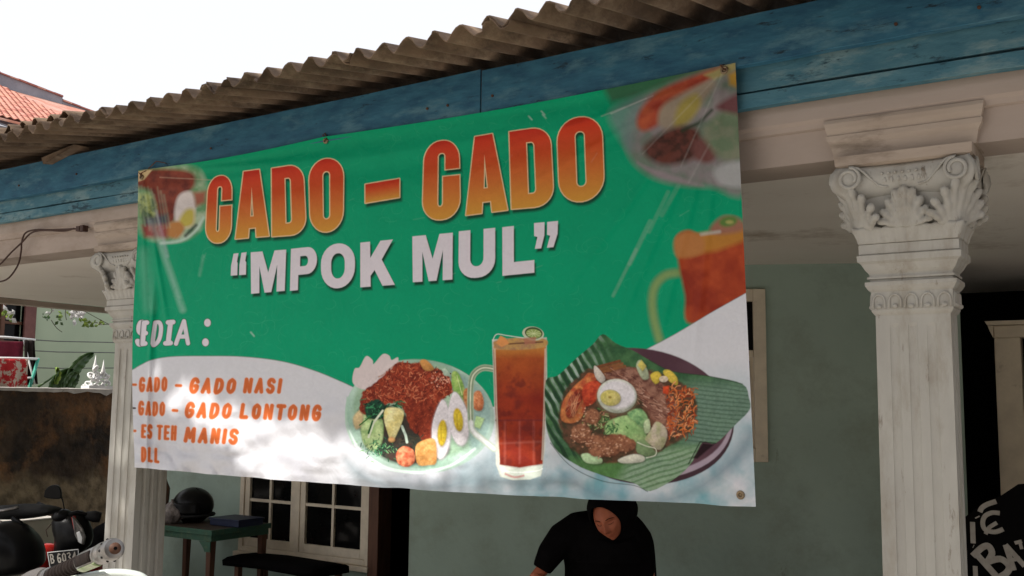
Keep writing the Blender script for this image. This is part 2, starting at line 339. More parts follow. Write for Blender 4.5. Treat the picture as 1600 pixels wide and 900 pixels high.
    def smooth(P, n=6, closed=True):
        out = []; m = len(P)
        for i in range(m if closed else m-1):
            p0, p1, p2, p3 = (P[(i-1) % m] if closed or i > 0 else P[0]), P[i], P[(i+1) % m], (P[(i+2) % m] if closed or i+2 < m else P[-1])
            for k in range(n):
                t = k/n; f = lambda a, b, c, d: .5*(2*b+(c-a)*t+(2*a-5*b+4*c-d)*t*t+(3*b-a-3*c+d)*t**3)
                out.append((f(p0[0], p1[0], p2[0], p3[0]), f(p0[1], p1[1], p2[1], p3[1])))
        if not closed: out.append(P[-1])
        return out
    ALL = (slice(0, TH), slice(0, TW))
    # green ground: faint swirling hair lines and mottling
    img *= (1+(noise(ALL, 60, 2)-.5)*.12)[..., None]
    for i in range(620):
        cx, cy = rnd.uniform(200, 1180), rnd.uniform(120, 640); r = rnd.uniform(4, 15); a0 = rnd.uniform(0, 360)
        P = [(cx+r*math.cos(math.radians(a0+t))*(1+.3*math.sin(t/40)), cy+r*math.sin(math.radians(a0+t))) for t in range(0, int(rnd.uniform(80, 220)), 22)]
        if len(P) > 1: line(P, .5, (70, 165, 125), al=rnd.uniform(.12, .32), soft=.6)
    # white swoosh fields
    WHT = (184, 184, 188)
    sw = smooth([(150, 590), (205, 580), (222, 571), (240, 562), (270, 557), (320, 556), (380, 557), (440, 564), (490, 578), (530, 594), (556, 606), (600, 628), (700, 640), (850, 620), (960, 570), (1015, 543), (1060, 519), (1110, 489), (1165, 458), (1230, 420)], 5, False)
    poly(sw+[(1260, 860), (100, 860)], WHT, soft=.7)
    line(sw[:60], 1.2, (70, 90, 80), al=.55, soft=.8)
    # table sheen: pale teal tint towards the bottom right
    S = win(420, 540, 1230, 830); X, Y = PX[S], PY[S]
    t = np.clip((X-500)/420, 0, 1)*np.clip((Y-570-(900-X)*.05)/170, 0, 1)
    t = t*np.clip(.55+(noise(S, 36, 4, 4)-.5)*1.7, 0, 1); d = sd_poly(X, Y, sw+[(1260, 860), (100, 860)])
    cover(S, t*(d < 0)*.95, C((96, 142, 150)))
    # marble-like print in the pale field
    S = win(200, 640, 720, 770); X, Y = PX[S], PY[S]; q = np.clip((noise(S, 34, 11, 4)-.52)*4, 0, 1)*np.clip((Y-640)/60, 0, 1)*(sd_poly(X, Y, sw+[(1260, 860), (100, 860)]) < 0)
    cover(S, q*.35, C((150, 150, 160)))
    # ---------------- blurred plate, upper left
    poly(smooth([(222, 266), (300, 256), (324, 290), (326, 330), (310, 362), (284, 376), (250, 377), (222, 368), (208, 330)]), (150, 165, 140), soft=5, c2=(90, 130, 90), tsc=16)
    poly(smooth([(216, 268), (262, 262), (300, 268), (303, 290), (280, 316), (272, 345), (256, 352), (240, 330), (236, 300), (214, 290)]), (118, 56, 42), soft=4, c2=(92, 42, 34), tsc=10)
    poly(smooth([(286, 300), (300, 300), (306, 320), (300, 352), (284, 356), (273, 340), (276, 312)]), (190, 182, 178), soft=3)
    poly(smooth([(290, 328), (303, 328), (302, 350), (286, 356), (279, 346)]), (165, 152, 70), soft=4)
    poly(smooth([(262, 350), (280, 346), (288, 358), (276, 372), (258, 366)]), (160, 110, 60), soft=3)
    poly([(302, 300), (322, 298), (320, 316), (306, 322)], (140, 84, 66), soft=4)
    poly(smooth([(214, 310), (232, 302), (244, 320), (242, 345), (226, 350)]), (150, 160, 100), soft=4, c2=(70, 90, 60), tsc=8)
    poly([(226, 340), (262, 334), (262, 352), (226, 360)], (52, 50, 62), soft=4)
    poly([(222, 352), (262, 350), (262, 372), (226, 370)], (128, 62, 56), soft=4)
    line(smooth([(318, 340), (304, 362), (282, 376), (252, 380)], 5, False), 4, (170, 190, 178), al=.8, soft=2)
    line([(290, 368), (306, 352)], 5, (30, 44, 40), al=.8, soft=2)
    poly([(216, 268), (238, 264), (226, 280), (216, 284)], (178, 158, 120), soft=1)
    for i in range(9):
        x = 216+i*5; line([(x, rnd.uniform(290, 306)), (x+rnd.uniform(5, 16), rnd.uniform(350, 366))], rnd.uniform(1.4, 3), (150, 166, 140), al=.28, soft=1.8)
    # ---------------- blurred plate, upper right
    big = smooth([(1170, 60), (1110, 96), (1060, 118), (1005, 146), (985, 170), (975, 200), (978, 230), (992, 256), (1020, 277), (1060, 288), (1110, 292), (1170, 290)])
    poly(big, (118, 112, 112), soft=7, c2=(92, 104, 92), tsc=22)
    poly(smooth([(952, 176), (985, 150), (1005, 150), (992, 200), (985, 235), (965, 210)]), (92, 116, 112), soft=8, al=.8)
    poly(smooth([(1000, 172), (1030, 140), (1080, 118), (1128, 104), (1112, 122), (1076, 150), (1040, 186), (1010, 204), (996, 196)]), (150, 72, 46), soft=5, c2=(132, 52, 38), tsc=18)
    poly(smooth([(1040, 160), (1100, 128), (1118, 130), (1090, 170), (1056, 206), (1036, 200), (1028, 186)]), (128, 116, 100), soft=5)
    poly(smooth([(1062, 162), (1088, 146), (1094, 164), (1076, 190), (1054, 196)]), (134, 122, 62), soft=5)
    poly(smooth([(1008, 226), (1050, 200), (1086, 200), (1096, 226), (1080, 250), (1040, 258), (1012, 246)]), (88, 50, 42), soft=6, c2=(60, 38, 32), tsc=10)
    poly(smooth([(1084, 222), (1112, 214), (1124, 234), (1110, 254), (1086, 248)]), (98, 62, 58), soft=5)
    poly(smooth([(1108, 190), (1150, 160), (1170, 170), (1170, 240), (1130, 250), (1110, 230), (1098, 210)]), (92, 108, 84), soft=6, c2=(112, 116, 96), tsc=16)
    poly(smooth([(1120, 165), (1170, 140), (1170, 176), (1140, 176)]), (92, 58, 60), soft=5)
    poly([(1138, 116), (1165, 104), (1165, 142), (1140, 132)], (150, 118, 48), soft=4)
    poly([(1100, 116), (1150, 96), (1150, 108), (1116, 124)], (136, 128, 84), soft=3)
    line([(1066, 204), (1092, 192), (1112, 172)], 5, (38, 50, 34), al=.85, soft=2.5)
    poly(smooth([(1118, 262), (1170, 252), (1170, 290), (1126, 288)]), (150, 150, 150), soft=5, al=.9)
    poly(smooth([(996, 254), (1024, 274), (1070, 288), (1100, 290), (1060, 276), (1016, 262)]), (128, 116, 120), soft=3, al=.8)
    poly([(940, 128), (1020, 108), (1150, 92), (1100, 110), (1036, 132), (990, 150), (955, 158)], (48, 62, 44), soft=6, al=.75)
    # ---------------- blurred mug, right
    mugc = lambda X, Y: (sd_poly(X, Y, sw+[(1260, 860), (100, 860)]) > 0)*1.0
    for wdt, cc, al in ((15, (92, 128, 84), .9), (7, (118, 140, 84), .8)):
        line(smooth([(1062, 426), (1040, 430), (1024, 446), (1019, 470), (1022, 500), (1030, 530)], 5, False), wdt, cc, al=al, soft=3)
    poly(smooth([(1056, 372), (1075, 360), (1100, 366), (1160, 350), (1175, 350), (1175, 470), (1080, 506), (1070, 460), (1060, 410)], 6), (150, 62, 34), soft=3.5, c2=(122, 42, 26), tsc=26, clip=mugc)
    poly([(1058, 372), (1160, 352), (1175, 372), (1120, 392), (1060, 400)], (160, 112, 46), soft=5, al=.85, clip=mugc)
    poly(smooth([(1054, 376), (1072, 362), (1098, 372), (1096, 396), (1060, 402)]), (158, 104, 58), soft=4)
    poly(smooth([(1110, 356), (1130, 338), (1156, 342), (1160, 360), (1120, 366)]), (134, 92, 74), soft=4)
    ell(1138, 346, 14, 8, (78, 108, 52), rot=-10, soft=3); ell(1140, 347, 6, 3, (140, 140, 80), soft=2)
    line([(1096, 366), (1124, 362)], 5, (166, 168, 160), al=.6, soft=2)
    poly(sw+[(1260, 860), (100, 860)], WHT, soft=.7, clip=lambda X, Y: np.clip((X-990)/5, 0, 1)*np.clip((560-Y)/10, 0, 1))
    line(sw[62:], 1.0, (60, 60, 60), al=.5, soft=.8)
    # ---------------- bowl of salad
    poly(smooth([(540, 712), (600, 742), (700, 745), (770, 700), (800, 716), (760, 752), (640, 764), (560, 746)]), (96, 116, 122), soft=10, al=.6)
    poly(epts(656, 648, 117, 86, 5, 48), (150, 172, 160), soft=.8)
    poly(epts(655, 644, 114, 83, 5, 48), (168, 192, 176), soft=1.2, c2=(128, 158, 140), tsc=60)
    poly(epts(657, 640, 106, 74, 5, 48), (118, 148, 124), soft=3, c2=(148, 172, 146), tsc=45)
    poly(smooth([(700, 580), (755, 610), (768, 660), (740, 700), (725, 650)]), (132, 158, 152), soft=4, al=.9)
    line(smooth([(545, 672), (566, 704), (606, 727), (656, 733), (706, 722), (742, 698)], 6, False), 4, (196, 214, 204), al=.95, soft=1.2)
    line(smooth([(543, 620), (541, 660), (552, 690)], 5, False), 3, (150, 178, 158), al=.8, soft=1)
    FOOD[0] = True
    # greens bed
    poly(smooth([(560, 640), (590, 625), (640, 650), (700, 690), (690, 712), (630, 722), (590, 706), (568, 680)]), (44, 52, 44), soft=3, c2=(60, 46, 40), tsc=9)
    poly(smooth([(564, 646), (578, 640), (598, 655), (596, 690), (580, 700), (566, 684)]), (168, 186, 132), soft=1.5, c2=(132, 160, 104), tsc=8)
    poly(smooth([(552, 650), (566, 638), (566, 660), (556, 668)]), (176, 156, 116), soft=1.5)
    # egg-white crackers
    poly(smooth([(551, 596), (554, 576), (562, 573), (572, 556), (582, 562), (584, 568), (598, 553), (608, 555), (612, 562), (622, 558), (620, 572), (606, 582), (592, 600), (578, 607), (562, 606)], 5), (188, 176, 174), soft=.8)
    line(smooth([(592, 588), (600, 584), (614, 572), (622, 566)], 4, False), 2, (150, 96, 60), al=.7, soft=1)
    # peanut sauce mass
    sauce = smooth([(562, 640), (566, 614), (580, 602), (600, 586), (614, 572), (626, 566), (646, 566), (664, 568), (680, 574), (696, 582), (706, 596), (706, 612), (692, 624), (682, 640), (676, 660), (674, 680), (660, 684), (650, 674), (640, 664), (630, 640), (614, 628), (600, 632), (588, 636), (574, 646)])
    poly(sauce, (132, 52, 32), soft=1.2, wob=2.5, wsc=6, c2=(98, 34, 22), tsc=7)
    SA = win(*bb(sauce, 0)); inside = []
    while len(inside) < 900:
        x, y = rnd.uniform(560, 708), rnd.uniform(564, 684)
        if sd_poly(np.array([x]), np.array([y]), sauce)[0] < -1.5: inside.append((x, y))
    for i, (x, y) in enumerate(inside):
        up = y < 626; L = rnd.uniform(2, 6) if up else rnd.uniform(1, 3); a = rnd.uniform(-1.6, 1.6)
        c = rnd.choice([(168, 82, 52), (150, 62, 40), (110, 40, 26), (84, 28, 20), (184, 110, 78), (140, 56, 34)] if up else [(136, 56, 34), (120, 46, 28), (150, 70, 44), (108, 38, 24)])
        line([(x, y), (x+L*math.cos(a), y+L*math.sin(a))], rnd.uniform(.7, 1.8), c, al=.85, soft=.5)
    for i in range(70): ell(rnd.gauss(690, 9), rnd.gauss(592, 6), rnd.uniform(.9, 2), rnd.uniform(.8, 1.4), rnd.choice([(196, 140, 116), (176, 110, 90), (70, 40, 32)]), rot=rnd.uniform(0, 180))
    poly(smooth([(656, 564), (666, 562), (678, 576), (664, 578)]), (176, 124, 68), soft=1)
    # spinach
    def leaves(cx, cy, sx, sy, n, cols, L=(3, 9), w=(.8, 2.2)):
        for i in range(n):
            x, y = rnd.gauss(cx, sx), rnd.gauss(cy, sy); a = rnd.uniform(0, PI); l = rnd.uniform(*L)
            line([(x, y), (x+l*math.cos(a), y+l*math.sin(a)*.8)], rnd.uniform(*w), rnd.choice(cols), al=.95)
    SP = [(24, 72, 46), (16, 50, 34), (40, 100, 64), (14, 36, 26), (56, 120, 80)]
    poly(smooth([(572, 630), (590, 622), (602, 634), (600, 650), (578, 652), (570, 642)]), (22, 56, 40), soft=1.5, wob=1.5)
    leaves(586, 636, 7, 6, 60, SP); leaves(592, 696, 14, 7, 110, SP+[(120, 160, 110)], L=(2, 7), w=(.6, 1.6)); leaves(618, 628, 5, 3, 16, SP)
    leaves(640, 682, 8, 6, 30, [(40, 44, 38), (60, 56, 44), (24, 26, 22)])
    line([(576, 680), (584, 658), (598, 640)], 3.2, (198, 204, 180), soft=.7); line([(576, 674), (582, 656)], 3, (30, 78, 40), soft=.7); line([(562, 662), (580, 648)], 2, (40, 92, 40))
    line([(628, 664), (634, 678), (636, 688)], 4, (182, 198, 182), soft=.7)
    # potato / lontong wedge
    poly(smooth([(604, 636), (628, 638), (630, 652), (620, 676), (612, 688), (606, 674), (600, 652)], 4), (206, 198, 146), soft=1, c2=(190, 176, 112), tsc=10)
    ell(612, 684, 5, 4, (200, 150, 96), soft=1.5)
    # cucumber and lettuce right
    poly(smooth([(706, 582), (714, 580), (722, 594), (728, 616), (722, 628), (712, 616), (706, 600)], 4), (150, 170, 96), soft=1, c2=(110, 146, 70), tsc=6)
    line([(714, 586), (722, 616)], 1, (196, 204, 150), al=.8)
    poly([(690, 576), (696, 574), (706, 588), (694, 586)], (150, 168, 150), soft=.8)
    poly(smooth([(740, 614), (750, 610), (756, 626), (752, 640), (740, 636)], 4), (164, 92, 58), soft=1, c2=(190, 130, 90), tsc=4)
    poly([(744, 648), (757, 652), (750, 668), (740, 664)], (150, 176, 124), soft=1)
    poly(smooth([(724, 612), (732, 606), (736, 626), (728, 640)], 4), (170, 120, 74), soft=1, c2=(140, 80, 50), tsc=4)
    # egg halves
    for cx, cy, rx, ry, ro, yx, yy in ((690, 668, 15, 45, 3, 691, 672), (716, 652, 16, 41, -8, 716, 652)):
        P = [(cx+(x-cx)*(1-.38*max(0, (cy-y)/ry)**1.5), y) for x, y in epts(cx, cy, rx, ry, 0, 40)]
        c_, s_ = math.cos(math.radians(ro)), math.sin(math.radians(ro)); P = [(cx+(x-cx)*c_-(y-cy)*s_, cy+(x-cx)*s_+(y-cy)*c_) for x, y in P]
        poly(P, (198, 192, 196), soft=.8); poly([(x+1.5, y+2) for x, y in P], (170, 166, 172), soft=3, al=.35)
        poly(P, (206, 200, 200), soft=3, al=.5)
        ell(yx, yy+2, 7.5, 20 if cx < 700 else 18, (190, 168, 52), rot=ro, soft=1.3, c2=(172, 144, 36), tsc=6)
        line([(yx-2, yy-6), (yx-1, yy+14)], 1.2, (140, 110, 30), al=.6, soft=.8)
    # fried tofu, tomato
    poly(smooth([(652, 690), (672, 682), (681, 688), (682, 718), (670, 722), (654, 722), (649, 706)], 3), (200, 152, 92), soft=.9, c2=(182, 128, 70), tsc=6)
    poly(smooth([(622, 700), (632, 694), (646, 700), (648, 716), (638, 725), (624, 722), (619, 710)], 4), (160, 74, 50), soft=1, c2=(204, 128, 92), tsc=5)
    FOOD[0] = False
    # ---------------- glass mug
    poly(smooth([(770, 742), (850, 740), (900, 752), (840, 758), (780, 754)]), (90, 104, 108), soft=6, al=.6)
    hnd = smooth([(772, 576), (756, 574), (744, 580), (737, 592), (735, 620), (736, 658), (740, 672), (754, 684), (772, 698)], 6, False)
    line(hnd, 10, (150, 164, 140), al=.95, soft=.8); line(hnd, 6.5, (100, 118, 92), al=.9, soft=1.2); line(hnd, 2.2, (196, 200, 176), al=.9, soft=.8)
    line(hnd[30:], 7, (204, 206, 206), al=.85, soft=1.5)
    glass = [(769, 530), (854, 527), (855, 610), (852, 700), (846, 738), (830, 744), (800, 745), (782, 740), (775, 722), (772, 620)]
    poly(glass, (176, 178, 168), soft=1)
    poly([(771, 546), (853, 542), (852, 640), (848, 722), (812, 727), (781, 722), (774, 640)], (132, 46, 24), soft=1.2, c2=(112, 34, 22), tsc=24)
    S = win(766, 525, 858, 735); X, Y = PX[S], PY[S]; inm = np.clip(.5-sd_poly(X, Y, [(771, 540), (853, 536), (852, 640), (848, 722), (812, 727), (781, 722), (774, 640)]), 0, 1)
    cover(S, inm*np.clip((620-Y)/90, 0, 1)*(.6+.6*(noise(S, 22, 21)-.5)), C((166, 92, 38)))
    cover(S, inm*np.clip((560-Y)/22, 0, 1)*.8, C((178, 124, 56)))
    cover(S, inm*np.clip((noise(S, 15, 23)-.58)*6, 0, 1)*np.clip((Y-560)/30, 0, 1)*.6, C((84, 28, 24)))
    for x in (789, 812, 834): line([(x, 656), (x, 720)], 2.4, (176, 100, 86), al=.3, soft=2)
    line([(775, 655), (850, 655)], 2.6, (92, 34, 34), al=.7, soft=1); line([(782, 690), (846, 688)], 2, (176, 110, 96), al=.25, soft=2)
    for x in (800, 823, 843): line([(x-9, 664), (x-9, 684), (x+6, 684)], 1.2, (96, 26, 24), al=.6)
    poly([(780, 724), (812, 729), (848, 724), (845, 740), (828, 745), (802, 745), (784, 740)], (188, 196, 184), soft=1)
    line(smooth([(790, 736), (804, 741), (818, 739)], 3, False), 3, (170, 92, 92), al=.7, soft=1); line(epts(815, 728, 33, 6, 0, 14, 10, 170), 1.6, (220, 224, 220), al=.7)
    line([(773, 545), (776, 640), (780, 718)], 2, (206, 200, 180), al=.6, soft=1); line([(852, 545), (850, 640), (847, 715)], 2, (198, 190, 172), al=.6, soft=1)
    poly(smooth([(771, 534), (790, 529), (830, 527), (853, 530), (852, 541), (820, 546), (780, 545)]), (168, 132, 76), soft=1.2, c2=(146, 110, 80), tsc=6)
    line([(795, 537), (848, 534)], 2.4, (76, 44, 34), al=.8); poly([(775, 536), (782, 524), (790, 528), (796, 536), (784, 542)], (192, 128, 74), soft=1)
    line(smooth([(770, 532), (776, 522), (792, 524), (820, 528), (838, 530)], 4, False), 1.4, (206, 208, 200), al=.8)
    ell(833, 521, 17, 11, (170, 176, 150), rot=8); ell(834, 520, 14, 9, (56, 70, 40), rot=8); ell(834, 521, 12, 7, (128, 146, 84), rot=8)
    for a in range(0, 180, 36): line([(834-11*math.cos(math.radians(a)), 521-6*math.sin(math.radians(a))), (834+11*math.cos(math.radians(a)), 521+6*math.sin(math.radians(a)))], .9, (190, 196, 150), al=.7)
    poly([(818, 528), (838, 526), (836, 537), (820, 538)], (150, 96, 76), soft=1, al=.8)
    # ---------------- dish on banana leaf
    poly(smooth([(880, 738), (960, 772), (1060, 770), (1130, 722), (1172, 668), (1176, 700), (1120, 752), (1040, 786), (940, 778)]), (98, 116, 124), soft=9, al=.65)
    poly(epts(1002, 650, 146, 104, 10, 60), (58, 40, 46), soft=.9)
    poly(epts(1002, 645, 144, 100, 10, 60), (146, 132, 142), soft=.9, clip=lambda X, Y: np.clip((Y-640)/20, 0, 1))
    poly(epts(1003, 640, 139, 95, 10, 60), (70, 46, 54), soft=1.2, c2=(82, 58, 66), tsc=60)
    leafp = smooth([(853, 594), (872, 586), (900, 560), (926, 538), (942, 522), (962, 536), (990, 548), (1014, 562), (1050, 580), (1110, 588), (1160, 600), (1170, 622), (1171, 640), (1150, 662), (1118, 692), (1098, 690), (1082, 720), (1058, 744), (1016, 765), (990, 752), (950, 742), (906, 726), (872, 704), (856, 676), (852, 640)], 4)
    poly(leafp, (62, 98, 62), soft=.9, c2=(44, 78, 50), tsc=14)
    S = win(*bb(leafp, 4)); X, Y = PX[S], PY[S]; dm = np.clip(.5-sd_poly(X, Y, leafp), 0, 1)
    r1 = np.clip(np.sin((X*.84-Y*.50)/1.9+noise(S, 30, 31)*5)*2.2-.6, 0, 1)*np.clip((960-X)/60, 0, 1)*np.clip((700-Y)/60, 0, 1)*np.clip(noise(S, 20, 36)*2.4-.5, 0, 1)
    cover(S, dm*r1*.85, C((150, 166, 156)))
    r1b = np.clip(-np.sin((X*.84-Y*.50)/1.9+noise(S, 30, 31)*5)*1.8, 0, 1)*np.clip((980-X)/90, 0, 1)
    cover(S, dm*r1b*.8, C((24, 46, 32)))
    m2 = np.clip((X-1050)/36, 0, 1)*np.clip((Y-585)/25, 0, 1)
    cover(S, dm*m2*.75, C((104, 126, 112)))
    r2 = np.clip(np.sin((Y-X*.1)/1.05+noise(S, 40, 33)*4)*2-.3, 0, 1)
    cover(S, dm*m2*r2*.6, C((58, 84, 68)))
    m3 = np.clip((Y-690-(1080-X)*.1)/12, 0, 1)*np.clip((X-860)/60, 0, 1)
    cover(S, dm*m3*.6, C((84, 124, 66)))
    m4 = np.clip((X-985-(Y-700)*-.6)/22, 0, 1)*np.clip((Y-692)/16, 0, 1)
    cover(S, dm*m4*.65, C((138, 156, 136)))
    r4 = np.clip(np.sin((Y*.85+X*.25)/1.1+noise(S, 30, 35)*4)*2, 0, 1)
    cover(S, dm*(m4+m3*.5)*r4*.45, C((72, 104, 66)))
    line(smooth([(1014, 562), (1050, 580), (1110, 588), (1160, 600)], 4, False), 1.2, (36, 52, 38), al=.7); line([(1118, 692), (1094, 690), (1076, 724)], 1.8, (28, 40, 28), al=.8)
    poly([(1098, 692), (1116, 694), (1090, 716), (1082, 716)], (34, 20, 24), soft=1.5)
    line(smooth([(860, 690), (890, 724), (940, 748), (990, 756), (1012, 766)], 5, False), 1.5, (30, 44, 30), al=.6)
    FOOD[0] = True
    # food on the leaf
    poly(smooth([(874, 640), (890, 600), (930, 574), (990, 574), (1050, 590), (1086, 620), (1082, 670), (1040, 700), (990, 716), (930, 720), (894, 700), (876, 670)]), (92, 62, 46), soft=2, c2=(60, 52, 36), tsc=7, wob=3)
    poly(smooth([(876, 652), (880, 626), (896, 604), (912, 590), (920, 582), (934, 588), (924, 604), (914, 640), (904, 656), (888, 660)], 4), (150, 70, 44), soft=1, c2=(176, 108, 62), tsc=8)
    poly(smooth([(884, 646), (888, 624), (904, 606), (912, 616), (902, 640), (892, 652)], 4), (98, 34, 26), soft=1.5, c2=(140, 60, 36), tsc=5)
    poly(smooth([(912, 602), (930, 594), (940, 602), (934, 622), (918, 634), (910, 622)], 4), (142, 46, 30), soft=1, c2=(170, 66, 40), tsc=5)
    for i in range(24): line([(rnd.uniform(884, 900), rnd.uniform(630, 652)), (rnd.uniform(890, 908), rnd.uniform(608, 632))], .7, (206, 150, 110), al=.35)
    for i in range(5):
        y = 566+i*4; line([(930+i*3, y+8), (968+i*4, y-2)], 4.5, rnd.choice([(120, 76, 46), (148, 98, 60), (104, 62, 38)]), soft=.8)
    poly(smooth([(944, 588), (980, 574), (1010, 580), (1040, 604), (1060, 640), (1052, 676), (1036, 680), (1016, 650), (1000, 620), (976, 600)], 4), (96, 60, 50), soft=1.5, c2=(134, 96, 80), tsc=7)
    for i in range(160):
        x = rnd.uniform(945, 1055); y = 580+(x-945)*.7+rnd.gauss(0, 14)
        if y < 572 or y > 690: continue
        line([(x, y), (x+rnd.uniform(3, 9), y+rnd.uniform(0, 5))], rnd.uniform(.8, 2), rnd.choice([(150, 110, 92), (170, 134, 116), (84, 48, 40), (66, 36, 32), (120, 76, 60)]), al=.8)
    poly(smooth([(928, 572), (934, 574), (946, 590), (940, 598), (930, 588)], 3), (176, 168, 158), soft=.8)
    poly(smooth([(994, 572), (1000, 562), (1010, 574), (1014, 590), (1004, 592)], 3), (150, 158, 130), soft=1); poly([(996, 570), (1002, 562), (1010, 572), (1004, 580)], (176, 164, 86), soft=1)
    poly(smooth([(1016, 586), (1028, 580), (1034, 590), (1024, 600)], 3), (178, 156, 60), soft=1); poly(smooth([(1036, 580), (1046, 578), (1058, 590), (1058, 602), (1044, 594)], 3), (180, 158, 64), soft=1); ell(1037, 592, 7, 5, (186, 170, 150), tex=.2)
    for i in range(210):                                         # carrot strips
        x = rnd.uniform(1036, 1084); y = rnd.uniform(604, 682)
        if abs(x-1062-(y-640)*.05) > 22: continue
        a = rnd.uniform(-1.9, 1.9); L = rnd.uniform(4, 12)
        line(smooth([(x, y), (x+L*.5*math.cos(a), y+L*.5*math.sin(a)), (x+L*math.cos(a+.4), y+L*math.sin(a+.4))], 2, False), rnd.uniform(1, 2), rnd.choice([(170, 84, 40), (188, 108, 56), (148, 62, 30), (196, 132, 88), (110, 44, 26)]), al=.92)
    poly([(1036, 604), (1046, 602), (1044, 616), (1036, 614)], (180, 66, 36), soft=1)
    poly(smooth([(948, 660), (962, 652), (986, 648), (1002, 660), (1012, 690), (990, 690), (960, 678), (946, 676)], 4), (146, 172, 116), soft=1.2, c2=(118, 152, 96), tsc=9)
    poly(smooth([(980, 644), (1000, 638), (1012, 652), (1006, 668), (990, 656)], 4), (88, 128, 84), soft=1.2, c2=(130, 164, 112), tsc=6)
    poly(smooth([(1006, 660), (1014, 654), (1016, 672), (1008, 676)], 3), (164, 178, 140), soft=1)
    leaves(934, 652, 10, 8, 70, [(72, 104, 56), (110, 140, 80), (56, 84, 46), (150, 156, 110)], L=(3, 8), w=(.8, 2)); leaves(956, 664, 6, 6, 24, [(56, 92, 54), (84, 120, 72)])
    poly(smooth([(1016, 672), (1026, 658), (1040, 668), (1042, 684), (1032, 702), (1016, 694), (1008, 686)], 4), (166, 154, 136), soft=1, c2=(148, 146, 112), tsc=7)
    poly(smooth([(994, 690), (1006, 686), (1020, 700), (1026, 708), (1012, 712), (996, 706)], 4), (104, 124, 86), soft=1.2); line(smooth([(996, 690), (1010, 696), (1024, 700), (1024, 710), (1010, 714)], 4, False), 1.6, (190, 192, 170), al=.9)
    poly(smooth([(908, 708), (922, 706), (940, 714), (938, 722), (916, 720)], 4), (158, 182, 140), soft=1); poly(smooth([(966, 716), (990, 708), (1006, 712), (1004, 720), (974, 722)], 4), (178, 176, 160), soft=1)
    for cx, cy, rx, ry, ro in ((926, 650, 12, 12, 0), (908, 676, 16, 15, 0), (930, 690, 16, 12, 10), (962, 690, 24, 13, -4), (976, 694, 18, 11, 0), (944, 704, 24, 8, 0)):
        ell(cx, cy, rx, ry, (132, 88, 64), rot=ro, soft=1.4, wob=2, wsc=5, c2=(104, 64, 46), tsc=5)
    for i in range(230):
        x, y = rnd.choice([(926, 650), (908, 678), (932, 690), (965, 690), (948, 702)]); x += rnd.gauss(0, 10); y += rnd.gauss(0, 6)
        ell(x, y, rnd.uniform(.8, 2), rnd.uniform(.7, 1.5), rnd.choice([(168, 124, 96), (150, 104, 76), (110, 66, 48), (190, 150, 124)]), al=.7)
    ell(964, 620, 32, 27, (120, 110, 84), rot=8, soft=3, al=.7); ell(964, 618, 31, 26.5, (176, 178, 164), rot=8, soft=.9, c2=(150, 156, 138), tsc=30)
    ell(965, 616, 28, 22, (196, 192, 194), rot=8, soft=2.5); ell(954, 621, 16, 12.5, (184, 172, 108), rot=8, soft=1.2, c2=(168, 158, 86), tsc=5); ell(953, 620, 2.6, 2, (140, 120, 60), soft=1)
    line(epts(954, 621, 16, 12.5, 8, 26, 0, 359), .8, (120, 116, 80), al=.5)
    FOOD[0] = False
    fd = np.clip(.5-sd_poly(*[q[win(530, 515, 1176, 790)] for q in (PX, PY)], leafp)/2, 0, 1); S = win(530, 515, 1176, 790)
    X, Y = PX[S], PY[S]; bowl_ = np.clip(1.15-((X-656)/118)**2-((Y-648)/88)**2, 0, 1)*2; mug_ = ((X > 768) & (X < 856) & (Y > 525) & (Y < 745))*.5
    mm = np.clip(np.maximum(np.maximum(fd, bowl_), mug_), 0, 1)
    img[S] *= (1+mm*((noise(S, 3.0, 61, 3)-.5)*.40+(noise(S, 14, 62, 2)-.5)*.16))[..., None]
    # ---------------- lettering
    def quadmap(q): tl, tr, br, bl = q; return lambda x, y: ((1-y)*((1-x)*tl[0]+x*tr[0])+y*((1-x)*bl[0]+x*br[0]), (1-y)*((1-x)*tl[1]+x*tr[1])+y*((1-x)*bl[1]+x*br[1]))
    def rr(x0, y0, x1, y1, rx, ry, cs='abcd', n=7):
        o = []
        for k, (cx, cy, a0, c) in enumerate(((x1-rx, y0+ry, -90, 'b'), (x1-rx, y1-ry, 0, 'c'), (x0+rx, y1-ry, 90, 'd'), (x0+rx, y0+ry, 180, 'a'))):
            if c in cs: o += [(cx+rx*math.cos(math.radians(a0+90*i/n)), cy+ry*math.sin(math.radians(a0+90*i/n))) for i in range(n+1)]
            else: o.append({'b': (x1, y0), 'c': (x1, y1), 'd': (x0, y1), 'a': (x0, y0)}[c])
        return o
